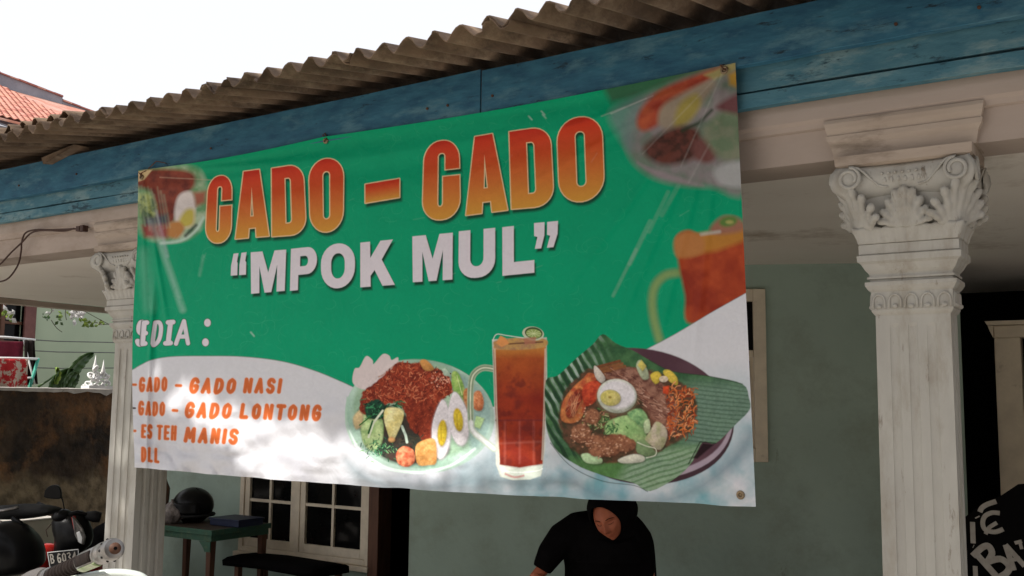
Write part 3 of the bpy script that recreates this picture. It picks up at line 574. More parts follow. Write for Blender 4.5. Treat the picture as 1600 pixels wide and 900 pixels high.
    GL = {
     'O': ([rr(0, 0, 1, 1, .49, .27)], [rr(.385, .17, .615, .83, .11, .06)]),
     'D': ([rr(0, 0, 1, 1, .46, .24, 'bc')], [rr(.40, .17, .60, .83, .09, .06, 'bc')]),
     'A': ([[(0, 1), (.24, 0), (.76, 0), (1, 1), (.63, 1), (.615, .86), (.40, .86), (.375, 1)]], [[(.50, .26), (.555, .69), (.445, .69)]]),
     'G': ([rr(0, 0, 1, 1, .47, .25)], [rr(.39, .16, .61, .465, .09, .05), rr(.39, .3, .545, .84, .07, .05), [(.5, .375), (1.1, .375), (1.1, .465), (.5, .465)]]),
     '-': ([[(0, 0), (1, 0), (1, 1), (0, 1)]], []),
     'M': ([[(0, 0), (.33, 0), (.5, .52), (.67, 0), (1, 0), (1, 1), (.755, 1), (.755, .36), (.60, 1), (.40, 1), (.245, .36), (.245, 1), (0, 1)]], []),
     'P': ([[(0, 0), (.3, 0), (.3, 1), (0, 1)], rr(0, 0, 1, .64, .36, .32, 'bc')], [rr(.36, .2, .66, .44, .12, .12, 'bc')]),
     'o': ([rr(0, 0, 1, 1, .49, .44)], [rr(.30, .22, .70, .78, .19, .22)]),
     'K': ([[(0, 0), (.3, 0), (.3, .36), (.62, 0), (1, 0), (.64, .42), (1, 1), (.64, 1), (.42, .64), (.3, .76), (.3, 1), (0, 1)]], []),
     'U': ([rr(0, -.4, 1, 1, .45, .36, 'cd')], [rr(.32, -.5, .68, .76, .17, .16, 'cd'), [(-.3, -.6), (1.3, -.6), (1.3, 0), (-.3, 0)]]),
     'L': ([[(0, 0), (.36, 0), (.36, .74), (1, .74), (1, 1), (0, 1)]], []),
     '“': ([[(.14, .0), (.46, 0), (.38, .38), (.42, .45), (.42, 1), (0, 1), (0, .55)], [(.66, 0), (1, 0), (.92, .38), (.98, .45), (.98, 1), (.54, 1), (.54, .55)]], []),
     '”': ([[(.0, .0), (.44, 0), (.44, .5), (.3, 1), (0.02, 1), (.14, .55), (0, .5)], [(.55, 0), (1, 0), (1, .5), (.84, 1), (.55, 1), (.68, .55), (.55, .5)]], []),
    }
    def glyph(ch, q, fill, outline=0, oc=None, shadow=None, rnd_=0):
        f = quadmap(q); pos, neg = GL[ch]
        S = win(*bb(q, 14)); X, Y = PX[S], PY[S]
        def sdf(X, Y):
            d = np.min([sd_poly(X, Y, [f(*p) for p in P]) for P in pos], axis=0)
            for P in neg: d = np.maximum(d, -sd_poly(X, Y, [f(*p) for p in P]))
            return d-rnd_
        if shadow:
            dx, dy, sft, al = shadow; ds = sdf(X-dx, Y-dy)-outline; cover(S, np.clip(.5-ds/(2*sft), 0, 1)*al, C((10, 26, 20)))
        d = sdf(X, Y)
        if outline: cover(S, np.clip(.5-(d-outline)/.8, 0, 1), C(oc))
        if callable(fill):
            tl, tr, br, bl = q; yt = tl[1]+(tr[1]-tl[1])*(X-tl[0])/(tr[0]-tl[0]); yb = bl[1]+(br[1]-bl[1])*(X-bl[0])/(br[0]-bl[0]); c = fill(np.clip((Y-yt)/(yb-yt), 0, 1))
        else: c = C(fill)
        cover(S, np.clip(.5-d/.8, 0, 1), c)
    def grad(t):
        t = t[..., None]; a, b, c, d = C((168, 40, 24)), C((176, 68, 32)), C((176, 98, 42)), C((180, 130, 50))
        r = np.where(t < .35, a+(b-a)*t/.35, np.where(t < .65, b+(c-b)*(t-.35)/.3, c+(d-c)*(t-.65)/.35)); return r
    def z1(x, y): return (200+x/3.4625, 220+y/3.4625)
    def z2(x, y): return (640+x/2.811, 160+y/2.811)
    big = [('G', [z1(436, 192), z1(562, 176), z1(556, 548), z1(418, 555)]), ('A', [z1(588, 166), z1(748, 146), z1(762, 514), z1(582, 530)]),
           ('D', [z1(778, 146), z1(946, 122), z1(964, 504), z1(780, 517)]), ('O', [z1(978, 108), z1(1166, 86), z1(1162, 484), z1(988, 500)]),
           ('-', [(571, 288), (624, 279), (624, 308), (571, 317)]),
           ('G', [z2(66, 172), z2(216, 155), z2(222, 506), z2(56, 522)]), ('A', [z2(252, 152), z2(398, 126), z2(430, 472), z2(248, 495)]),
           ('D', [z2(438, 124), z2(616, 98), z2(634, 452), z2(448, 468)]), ('O', [z2(646, 72), z2(842, 48), z2(856, 420), z2(660, 448)])]
    for ch, q in big: glyph(ch, q, grad, 1.7, (196, 168, 130), (2.6, 5.0, 2.4, .85))
    wh = (190, 184, 190)
    mid = [('“', [z1(560, 612), z1(642, 602), z1(640, 724), z1(556, 730)]), ('M', [z1(664, 603), z1(856, 588), z1(848, 812), z1(666, 828)]),
           ('P', [z1(882, 584), z1(1024, 570), z1(1020, 798), z1(876, 812)]), ('o', [z1(1042, 562), z1(1230, 548), z1(1226, 790), z1(1046, 806)]),
           ('K', [(563, 379), (614, 374), (617, 445), (563, 449)]), ('M', [z2(12, 588), z2(190, 572), z2(188, 778), z2(14, 790)]),
           ('U', [z2(216, 566), z2(376, 550), z2(376, 762), z2(214, 778)]), ('L', [z2(407, 548), z2(548, 532), z2(548, 748), z2(408, 762)]),
           ('”', [z2(546, 530), z2(652, 520), z2(648, 634), z2(548, 644)])]
    for ch, q in mid: glyph(ch, q, wh, 0, None, (2.4, 5.0, 2.0, .9))
    ST = {'S': [[(.92, .16), (.7, .03), (.3, .03), (.08, .2), (.2, .42), (.75, .56), (.92, .76), (.7, .97), (.3, .97), (.06, .84)]], 'E': [[(.92, .04), (.1, .04), (.1, .96), (.92, .96)], [(.1, .5), (.8, .5)]],
          'D': [[(.1, .04), (.1, .96), (.6, .94), (.9, .7), (.9, .3), (.6, .06), (.1, .04)]], 'I': [[(.5, .03), (.5, .97)]], 'i': [[(.15, .04), (.85, .04)], [(.5, .04), (.5, .96)], [(.15, .96), (.85, .96)]],
          'A': [[(.02, .98), (.5, .02), (.98, .98)], [(.24, .68), (.76, .68)]], 'G': [[(.92, .2), (.7, .03), (.35, .03), (.1, .28), (.1, .72), (.35, .97), (.7, .97), (.92, .78), (.92, .54), (.58, .54)]],
          'O': [[(.5, .03), (.14, .2), (.08, .5), (.14, .8), (.5, .97), (.86, .8), (.92, .5), (.86, .2), (.5, .03)]], 'N': [[(.08, .98), (.08, .02), (.92, .98), (.92, .02)]],
          'L': [[(.12, .02), (.12, .96), (.9, .96)]], 'T': [[(.02, .04), (.98, .04)], [(.5, .04), (.5, .98)]], 'M': [[(.06, .98), (.14, .02), (.5, .7), (.86, .02), (.94, .98)]],
          'H': [[(.1, .02), (.1, .98)], [(.9, .02), (.9, .98)], [(.1, .5), (.9, .5)]], '-': [[(.1, .55), (.9, .55)]], 'B': [[(.1, .03), (.1, .97), (.7, .95), (.9, .74), (.65, .5), (.1, .5)], [(.65, .5), (.82, .27), (.6, .05), (.1, .03)]]}
    def z7(x, y): return (190+x/3.2135, 480+y/3.2135)
    def word(s, x0, x1, yt0, yt1, h, wd, c, edge, slant=.12, gap=.3, out=.9):
        ws = [.4 if k == 'I' else (1.25 if k == 'M' else 1.0) for k in s]; tot = sum(ws)+gap*(len(s)-1); x = x0; k1 = (x1-x0)/tot
        for ch, w in zip(s, ws):
            a = x; b = x+w*k1; x = b+gap*k1; m = wd*3.2135/2
            ya = yt0+(yt1-yt0)*(a-x0)/max(1, x1-x0); yb = yt0+(yt1-yt0)*(b-x0)/max(1, x1-x0); sl_ = slant*h
            q = [z7(a+m+sl_, ya+m), z7(b-m+sl_, yb+m), z7(b-m-sl_*.2, yb+h-m), z7(a+m-sl_*.2, ya+h-m)]; f = quadmap(q)
            for P in ST[ch]:
                PP = [f(*p) for p in P]
                if len(P) > 5: PP = smooth(PP, 4, False)
                if edge: line(PP, wd+out*2, edge, soft=.6, al=.9)
            for P in ST[ch]:
                PP = [f(*p) for p in P]
                if len(P) > 5: PP = smooth(PP, 4, False)
                line(PP, wd, c, soft=.5)
    og, oe = (178, 88, 44), (196, 122, 78)
    word('S', 82, 132, 62, 60, 138, 7.4, wh, (30, 70, 50), slant=.05); word('E', 104, 142, 62, 60, 138, 7.4, wh, (30, 70, 50), slant=.05)
    line([z7(112, 62), z7(107, 196)], .8, (60, 66, 70), al=.8)
    word('D', 152, 210, 62, 58, 136, 6.2, wh, (30, 70, 50), slant=.08); word('i', 210, 268, 60, 57, 138, 7.4, wh, (30, 70, 50), slant=.08); word('A', 266, 348, 58, 56, 138, 6.4, wh, (30, 70, 50), slant=.06)
    for yy in (78, 176):
        p = z7(432 if yy < 100 else 422, yy); ell(p[0], p[1], 6, 7, (30, 70, 50), soft=.7); ell(p[0], p[1], 5.2, 6.2, wh, soft=.6)
    word('-', 68, 90, 352, 352, 68, 2.8, og, oe, 0); word('GADO', 98, 232, 352, 348, 74, 3.3, og, oe, .04, .24); word('-', 266, 304, 352, 353, 74, 3.4, og, oe)
    word('GADO', 338, 572, 352, 354, 80, 5.2, og, oe, .12, .26); word('NASI', 610, 800, 352, 354, 78, 5.0, og, oe, .1, .3)
    word('-', 64, 84, 470, 470, 68, 2.8, (70, 60, 60), None, 0); word('GADO', 92, 220, 470, 474, 72, 3.2, og, oe, .04, .24); word('-', 250, 284, 476, 478, 74, 3.4, og, oe)
    word('GADO', 315, 550, 474, 478, 80, 5.2, og, oe, .12, .26); word('LONTONG', 590, 1000, 478, 486, 80, 5.2, og, oe, .1, .26)
    word('-', 62, 80, 585, 585, 66, 2.8, og, oe, 0); word('ES', 102, 156, 586, 588, 72, 3.3, og, oe, .05, .22); word('TEH', 178, 276, 588, 592, 76, 3.3, og, oe, .04, .24); word('MANIS', 312, 584, 598, 606, 78, 5.2, og, oe, .1, .26)
    word('DLL', 98, 190, 698, 706, 76, 3.4, og, oe, .03, .24)
    # ---------------- wear scuffs, whitened creases and light caught on creases, painted into the print
    def scuff_glint(P, wd, al, c=(178, 196, 190), soft=2.2):
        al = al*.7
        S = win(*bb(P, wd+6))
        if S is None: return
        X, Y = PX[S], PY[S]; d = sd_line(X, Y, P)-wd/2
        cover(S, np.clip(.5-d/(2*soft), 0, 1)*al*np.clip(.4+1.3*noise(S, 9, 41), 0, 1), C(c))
    scuff_glint([(236, 345), (252, 385), (268, 430), (286, 484)], 9, .42, soft=3.5); scuff_glint([(244, 330), (262, 400)], 5, .4, (176, 170, 184))
    scuff_glint([(318, 400), (312, 430)], 4, .2); scuff_glint([(225, 396), (236, 480)], 16, .16, soft=7)
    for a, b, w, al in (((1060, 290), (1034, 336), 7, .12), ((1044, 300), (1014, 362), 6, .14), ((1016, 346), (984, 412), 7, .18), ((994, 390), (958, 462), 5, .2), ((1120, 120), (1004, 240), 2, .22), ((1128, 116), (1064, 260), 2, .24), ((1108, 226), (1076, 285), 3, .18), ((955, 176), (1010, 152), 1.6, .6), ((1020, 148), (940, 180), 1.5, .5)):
        scuff_glint([a, b], w, al, (178, 178, 172), soft=1.4)
    scuff_glint([(250, 276), (300, 278), (330, 280)], 1.6, .6, (190, 160, 140), soft=1)
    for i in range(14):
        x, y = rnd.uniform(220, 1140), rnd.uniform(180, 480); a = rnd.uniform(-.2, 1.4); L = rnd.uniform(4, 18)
        scuff_glint([(x, y), (x-L*math.cos(a), y+L*math.sin(a))], .8, rnd.uniform(.08, .2), soft=1.2)
    for x, y in ((826, 178), (846, 170), (848, 176), (392, 519)): scuff_glint([(x, y), (x+5, y+6)], 2.5, .6, soft=1)
    img *= (1+(noise(ALL, 3.2, 51, 2)-.5)*.07)[..., None]
    return lin2s(np.clip(img, 0, .9))

# ================================================================== ground and setting
g = MB(); g.add([(-80, -60, 0), (40, -60, 0), (40, 80, 0), (-80, 80, 0)], [(0, 1, 2, 3)])
tag(g.build('ground', M['ground']), kind='structure')
fl = MB(); fl.box(-9.75, 3.4, 3.95, 9.6, -0.08, 0.012)
tag(fl.build('porch_floor', M['floor']), kind='structure')

# ================================================================== the house behind the porch
house = empty('porch_house', (-4.0, 7.3, 0))
tag(house, 'pale green house with a deep porch, cream columns, blue eaves boards and a corrugated roof', 'house')
WY = 7.3
CZ = H0+0.98                                     # ceiling level
pA, pB = Vector((-2.485, 6.85, 0)), Vector((-0.768, 7.567, 0))    # the right wall runs a little askew
sk = (pB.y-pA.y)/(pB.x-pA.x)
def skY(x): return pA.y+sk*(x-pA.x)
def onSkew(px, py, off=0.0):                     # sight line meets the askew wall (off = metres proud of it)
    r = ray(px, py); y0 = pA.y-sk*pA.x-off*math.sqrt(1+sk*sk); k = y0/(r.y-sk*r.x); return Vector((r.x*k, r.y*k, r.z*k+H0))

def wall_with_holes(name, o, ux, x0, x1, z0, z1, holes, th, m, parent):
    """upright wall: o + ux*s, s in x0..x1; rectangular holes [(s0,s1,z0,z1)]; th = thickness away from the viewer"""
    n = Vector((-ux.y, ux.x, 0)); b = MB()
    xs = sorted({x0, x1, *[h[0] for h in holes], *[h[1] for h in holes]}); zs = sorted({z0, z1, *[h[2] for h in holes], *[h[3] for h in holes]})
    for a, c in zip(xs[:-1], xs[1:]):
        run = None; cells = []
        for p, q in zip(zs[:-1], zs[1:]):
            mx, mz = (a+c)/2, (p+q)/2
            solid = not any(h[0] < mx < h[1] and h[2] < mz < h[3] for h in holes)
            if solid:
                if run is None: run = [p, q]
                else: run[1] = q
            elif run: cells.append(run); run = None
        if run: cells.append(run)
        for p, q in cells:
            P = lambda s, d, z: o+ux*s+n*d+Vector((0, 0, z))
            b.hexa([P(a, 0, p), P(c, 0, p), P(c, th, p), P(a, th, p)], [P(a, 0, q), P(c, 0, q), P(c, th, q), P(a, th, q)])
    return b.build(name, m, parent)

# left wall with the double window and the door opening
wx = lambda px, py=830: onY(px, py, WY).x
wz = lambda px, py: onY(px, py, WY).z
zs_sill = wz(478, 872); WT = 2.35
x_f0, x_f1, x_j1, x_d1 = wx(376), wx(580), wx(596), -4.7
o0 = Vector((0, WY, 0)); UX = Vector((1, 0, 0))
wall_with_holes('wall', o0, UX, -9.7, x_d1, 0.0, CZ, [(x_f0+.05, x_f1-.03, zs_sill+.04, WT-.04), (x_j1-.03, x_d1-.0, 0.0, 2.25)], 0.16, M['green'], house)
# right wall, askew, starting at the far jamb of the door opening
usk = Vector((1, sk, 0)).normalized()
s_of = lambda P: (P-pA).dot(usk)
sL = s_of(onSkew(640, 800)); sR = s_of(onSkew(1506, 640))
w_r = s_of(onSkew(1198, 600)); w_l = w_r-0.98; wzt = onSkew(1180, 452).z; wzb = onSkew(1198, 722).z
wall_with_holes('wall', pA, usk, sL, sR, 0.0, CZ, [(w_l+.05, w_r-.05, wzb+.05, wzt-.05)], 0.16, M['green'], house)
# dark rooms behind the openings
nsk = Vector((-usk.y, usk.x, 0))
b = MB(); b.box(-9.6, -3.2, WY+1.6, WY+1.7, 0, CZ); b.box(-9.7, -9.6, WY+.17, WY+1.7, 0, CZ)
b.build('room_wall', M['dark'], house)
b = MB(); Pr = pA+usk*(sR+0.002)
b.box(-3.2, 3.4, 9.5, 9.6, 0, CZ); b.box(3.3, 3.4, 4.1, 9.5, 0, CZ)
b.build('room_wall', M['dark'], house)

def casement(name, P, n_cols, zr, w, z0, z1, ux, nrm, parent, fw=.065, bars=(0.5,), handle=False, mw=.028):
    """P left foot; ux along; nrm towards the viewer"""
    f = MB()
    def bx(mb, s0, s1, a, c, d0, d1):
        mb.hexa([P+ux*s0+nrm*d0+Vector((0, 0, a)), P+ux*s1+nrm*d0+Vector((0, 0, a)), P+ux*s1+nrm*d1+Vector((0, 0, a)), P+ux*s0+nrm*d1+Vector((0, 0, a))],
                [P+ux*s0+nrm*d0+Vector((0, 0, c)), P+ux*s1+nrm*d0+Vector((0, 0, c)), P+ux*s1+nrm*d1+Vector((0, 0, c)), P+ux*s0+nrm*d1+Vector((0, 0, c))])
    bx(f, 0, fw, z0, z1, -.035, .012); bx(f, w-fw, w, z0, z1, -.035, .012); bx(f, fw, w-fw, z0, z0+fw*1.25, -.035, .012); bx(f, fw, w-fw, z1-fw, z1, -.035, .012)
    fr = f.build('sash', M['woodw'], parent, bevel=.004)
    iw = (w-2*fw)
    for k in range(1, n_cols):
        m_ = MB(); c = fw+iw*k/n_cols; bx(m_, c-mw/2, c+mw/2, z0+fw, z1-fw, -.03, .006); m_.build('glazing_bar', M['woodw'], parent)
    for zb in zr:
        m_ = MB()
        for k in range(n_cols):
            a = fw+iw*k/n_cols+(mw/2 if k else 0); c = fw+iw*(k+1)/n_cols-(mw/2 if k < n_cols-1 else 0); bx(m_, a, c, zb-mw/2, zb+mw/2, -.03, .004)
        m_.build('glazing_bar', M['woodw'], parent)
    zz = [z0+fw]+list(zr)+[z1-fw]
    for k in range(n_cols):
        for a, c in zip(zz[:-1], zz[1:]):
            m_ = MB(); bx(m_, fw+iw*k/n_cols, fw+iw*(k+1)/n_cols, a, c, -.022, -.018); m_.build('pane', M['glass'], parent)
    return fr

NY = Vector((0, -1, 0))
wf = MB()                                                     # outer frame of the double window
fy0, fy1 = WY-.03, WY+.05
wf.box(x_f0, x_f0+.06, fy0, fy1, zs_sill, WT); wf.box(x_f1-.05, x_f1, fy0, fy1, zs_sill, WT); wf.box(x_f0+.06, x_f1-.05, fy0, fy1, WT-.06, WT); wf.box(x_f0+.06, x_f1-.05, fy0, fy1, zs_sill, zs_sill+.05)
xm = wx(466); wf.box(xm-.03, xm+.03, fy0+.004, fy1, zs_sill+.05, WT-.06)
win1 = wf.build('window', M['woodw'], house, bevel=.005); tag(win1, 'cream double casement window low under the banner')
zbar = wz(480, 788)
casement('c', Vector((x_f0+.062, WY-.005, 0)), 2, [zbar, zbar+.62], xm-.032-x_f0-.062, zs_sill+.052, WT-.062, UX, NY, win1)
casement('c', Vector((xm+.032, WY-.005, 0)), 2, [zbar, zbar+.62], x_f1-.052-xm-.032, zs_sill+.052, WT-.062, UX, NY, win1)
b = MB(); b.box(x_f0-.03, x_f1+.02, WY-.07, WY-.001, zs_sill-.05, zs_sill-.003); b.build('window_sill', M['woodw'], house, bevel=.004)
b = MB(); b.box(x_f1+.003, x_j1, WY-.05, WY+.14, 0, 2.28); b.build('door_jamb', M['brown'], house, bevel=.004)
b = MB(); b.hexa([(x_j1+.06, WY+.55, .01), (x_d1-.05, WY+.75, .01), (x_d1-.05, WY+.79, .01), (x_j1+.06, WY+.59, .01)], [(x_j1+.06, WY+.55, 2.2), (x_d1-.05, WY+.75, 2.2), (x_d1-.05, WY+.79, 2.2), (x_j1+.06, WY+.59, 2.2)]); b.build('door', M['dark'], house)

# right window: casing, dark upper pane, pale lower panel
NS = -nsk
def skbox(mb, s0, s1, z0, z1, d0, d1):
    P = lambda s, d, z: pA+usk*s+NS*d+Vector((0, 0, z))
    mb.hexa([P(s0, d0, z0), P(s1, d0, z0), P(s1, d1, z0), P(s0, d1, z0)], [P(s0, d0, z1), P(s1, d0, z1), P(s1, d1, z1), P(s0, d1, z1)])
b = MB(); cw = .085
skbox(b, w_r-cw, w_r, wzb, wzt, -.05, .035); skbox(b, w_l, w_l+cw, wzb, wzt, -.05, .035); skbox(b, w_l+cw, w_r-cw, wzt-cw, wzt, -.05, .035); skbox(b, w_l+cw, w_r-cw, wzb, wzb+cw*1.1, -.05, .035)
win2 = b.build('window', M['woodw'], house, bevel=.005); tag(win2, 'cream framed window peeping out beside the banner edge')
zmid = onSkew(1180, 553).z
b = MB(); skbox(b, w_l+cw, w_r-cw-.003, zmid-.025, zmid+.025, -.04, .016); b.build('glazing_bar', M['woodw'], win2, bevel=.003)
b = MB(); skbox(b, w_l+cw, w_r-cw-.002, wzb+cw, zmid-.025, -.03, -.012); b.build('lower_panel', M['woodw'], win2)
b = MB(); skbox(b, w_r-cw-.035, w_r-cw-.028, wzb+cw+.03, zmid-.05, -.012, -.004); skbox(b, w_l+cw+.03, w_r-cw-.035, wzb+cw+.03, wzb+cw+.037, -.012, -.004); b.build('panel_bead', M['brown'], win2)
b = MB(); skbox(b, w_l+cw, w_r-cw, zmid+.025, wzt-cw, -.045, -.04); b.build('pane', M['glass'], win2)

# inner door frame deep in the dark opening at the right
YD = 7.80
fD = lambda px, py: onY(px, py, YD)
a0, a1 = fD(1553, 503), fD(1566, 772); xL = fD(1556, 560).x; zt = a0.z
b = MB(); b.box(xL, xL+.165, YD-.05, YD+.1, 0.0, zt-.115); b.box(xL, xL+1.15, YD-.05, YD+.1, zt-.115, zt-.03)
b.box(xL+.985, xL+1.15, YD-.05, YD+.1, 0.0, zt-.115)
df = b.build('door_frame', M['woodw'], house, bevel=.006)
b = MB(); b.prism([(xL-.035, YD-.09, zt-.028), (xL-.05, YD-.09, zt), (xL+1.2, YD-.09, zt), (xL+1.185, YD-.09, zt-.028)], (0, .19, 0)); b.prism([(xL-.02, YD-.07, zt-.075), (xL-.035, YD-.07, zt-.03), (xL+.0, YD-.07, zt-.03), (xL-.002, YD-.07, zt-.115)], (0, .1, 0)); b.build('cornice', M['woodw'], df)
b = MB(); b.box(xL+.18, xL+.97, YD+.02, YD+.05, 0.02, zt-.13); b.build('door', M['glass'], df)
b = MB(); b.box(xL+.235, xL+.262, YD-.01, YD+.018, 0.9, zt-.2); b.box(xL+.262, xL+.9, YD-.01, YD+.018, zt-.23, zt-.2); b.build('glazing_bar', M['woodw'], df)

# ceiling, cornice beam, edge beam
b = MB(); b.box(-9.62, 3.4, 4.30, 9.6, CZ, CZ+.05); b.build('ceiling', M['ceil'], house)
b = MB(); b.box(-9.75, 3.4, 4.06, 4.30, CZ, CZ+.30); b.build('cornice_beam', M['plaster'], house)
b = MB()
prof = [(4.06, CZ+.27), (4.035, CZ+.27), (4.03, CZ+.17), (4.04, CZ+.155), (4.045, CZ+.135), (4.06, CZ+.13)]
b.rings([[(x, y, z) for y, z in prof] for x in (-9.75, 3.4)]); b.build('cornice_moulding', M['plaster'], house)
b = MB(); b.box(-9.75, -9.62, 4.06, 9.6, CZ-.055, CZ-.003); b.build('edge_beam', M['plaster'], house)

# eaves boards
eb = empty('eaves_boards', (-4, 3.95, H0+1.4)); eb.parent = house; eb.matrix_parent_inverse = parent_inv(house)
bpy.context.view_layer.update()
def board(x0, x1, y0, y1, zb0, zb1, h, m, name='board', seed=1, n=40):
    """plank whose long edges wander a few millimetres"""
    r = random.Random(seed); b = MB(); rs = []; e1 = e2 = 0
    for i in range(n+1):
        t = i/n; x = x0+(x1-x0)*t; e1 = e1*.8+r.uniform(-.0022, .0022); e2 = e2*.8+r.uniform(-.003, .003)
        zb = zb0+(zb1-zb0)*t; wv = .004*math.sin(x*1.7+seed)
        rs.append([(x, y0+wv, zb+e2), (x, y1, zb+e2), (x, y1, zb+h+e1), (x, y0+wv, zb+h+e1)])
    b.rings(rs); return b.build(name, m, eb, bevel=.003)
xj = onY(752, 150, 3.93).x
board(-10.2, xj-.004, 3.93, 3.972, H0+1.352, H0+1.384, .217, M['blue'], seed=3)
board(xj+.004, 3.4, 3.926, 3.970, H0+1.386, H0+1.420, .212, M['blue'], seed=4)
board(-10.4, 3.4, 3.985, 4.026, H0+1.288, H0+1.292, .13, M['blue2'], seed=5, n=60)
board(-10.4, 3.4, 3.981, 4.026, H0+1.224, H0+1.222, .061, M['blue2'], seed=6, n=60)
for px, py in ((700, 165), (668, 170), (770, 150), (1400, 38), (1530, 12), (330, 232), (30, 290), (120, 272)):
    p = onY(px, py, 3.926); b = MB(); b.lathe([(0.001, 0), (.007, .001), (.007, .006), (.001, .007)], (p.x, 3.926, p.z), 8, axis=(0, -1, 0)); b.build('nail', M['rust'], eb)
b = MB(); b.box(xj-.004, xj+.004, 3.934, 3.968, H0+1.37, H0+1.60); b.build('joint_gap', M['brown'], eb)

# ------------------------------------------------------------------ corrugated roof: separate overlapping sheets
roof = empty('roof', (-4, 5, H0+1.6)); roof.parent = house; roof.matrix_parent_inverse = parent_inv(house)
bpy.context.view_layer.update()
PITCHW = 0.1455; SL = 0.19
cr0 = -2.908                                     # a crest at this x
def sheet(x0, waves, y0, L, dz, seed, thick=.007, sag=0.0):
    r = random.Random(seed); n = waves*10; ny = 26; yj = [0.0]
    top, bot = [], []
    edge = [r.uniform(-.005, .005)+.010*math.sin(i*.37+seed)*r.random()+(.022 if r.random() < .03 else 0) for i in range(n+1)]
    for j in range(ny+1):
        t = j/ny; ra, rb = [], []
        for i in range(n+1):
            x = x0+waves*PITCHW*i/n; ph = 2*PI*(x-cr0)/PITCHW
            y = y0+L*t+(edge[i] if j == 0 else 0)
            z = H0+1.579+SL*(y-3.4)+.030*math.cos(ph)+dz-sag*(1-t)**2+.003*math.sin(x*2.1+y*3+seed)
            ra.append((x, y, z+thick)); rb.append((x, y, z))
        top.append(ra); bot.append(rb)
    b = MB(); N = n+1; vs = [p for q in top for p in q]+[p for q in bot for p in q]; off = N*(ny+1); fs = []
    for j in range(ny):
        for i in range(n):
            a = j*N+i; fs.append((a, a+1, a+N+1, a+N)); fs.append((off+a, off+a+N, off+a+N+1, off+a+1))
    for i in range(n): fs.append((i, off+i, off+i+1, i+1)); k = ny*N+i; fs.append((k, k+1, off+k+1, off+k))
    for j in range(ny): k = j*N; fs.append((k, k+N, off+k+N, off+k)); k = j*N+n; fs.append((k, off+k, off+k+N, k+N))
    b.add(vs, fs); o = b.build('roof_sheet', M['asb'], roof, smooth=True)
    o.modifiers.new('es', 'EDGE_SPLIT').split_angle = math.radians(50)
    return o
xs0 = cr0-PITCHW*50.25
k = 0; x = xs0; rr_ = random.Random(5)
while x < 3.2:
    wv = 7
    sheet(x, wv, 3.40+(rr_.uniform(-.006, .010) if x > -6 else rr_.uniform(-.01, .02)), 1.9, (.009 if k % 2 else 0.0), 10+k, sag=0.004)
    sheet(x, wv, 5.20, 1.9, (.009 if k % 2 else 0.0)+.02, 40+k); sheet(x, wv, 7.0, 1.9, (.009 if k % 2 else 0.0)+.04, 70+k)
    x += (wv-1)*PITCHW; k += 1
sheet(cr0-PITCHW*22.75, 6, 3.47, 1.2, .052, 91)      # an extra patch sheet lying loose on top near the left end
sheet(cr0-PITCHW*30.75, 6, 3.44, 1.2, .062, 92)
b = MB()
for yy in (4.2, 5.3, 6.4): b.box(-10.3, 3.3, yy, yy+.06, H0+1.583+SL*(yy-3.4)-.105, H0+1.583+SL*(yy-3.4)-.033)
b.build('purlin', M['brown'], roof)
b = MB()                                         # snapped bit of old sheet wedged on the boards
p = onY(95, 243, 3.9); b.hexa([(p.x-.13, 3.86, p.z-.05), (p.x+.16, 3.86, p.z+.02), (p.x+.16, 3.99, p.z+.03), (p.x-.13, 3.99, p.z-.03)], [(p.x-.17, 3.87, p.z+.0), (p.x+.18, 3.87, p.z+.045), (p.x+.18, 3.99, p.z+.05), (p.x-.17, 3.99, p.z+.01)])
b.build('sheet_fragment', M['asb'], roof)

def sm(P, n=6):
    out = []
    for i in range(len(P)-1):
        p0, p1, p2, p3 = P[max(i-1, 0)], P[i], P[i+1], P[min(i+2, len(P)-1)]
        for k in range(n):
            t = k/n; out.append(tuple(.5*(2*b_+(c_-a_)*t+(2*a_-5*b_+4*c_-d_)*t*t+(3*b_-a_-3*c_+d_)*t**3) for a_, b_, c_, d_ in zip(p0, p1, p2, p3)))
    out.append(P[-1]); return out
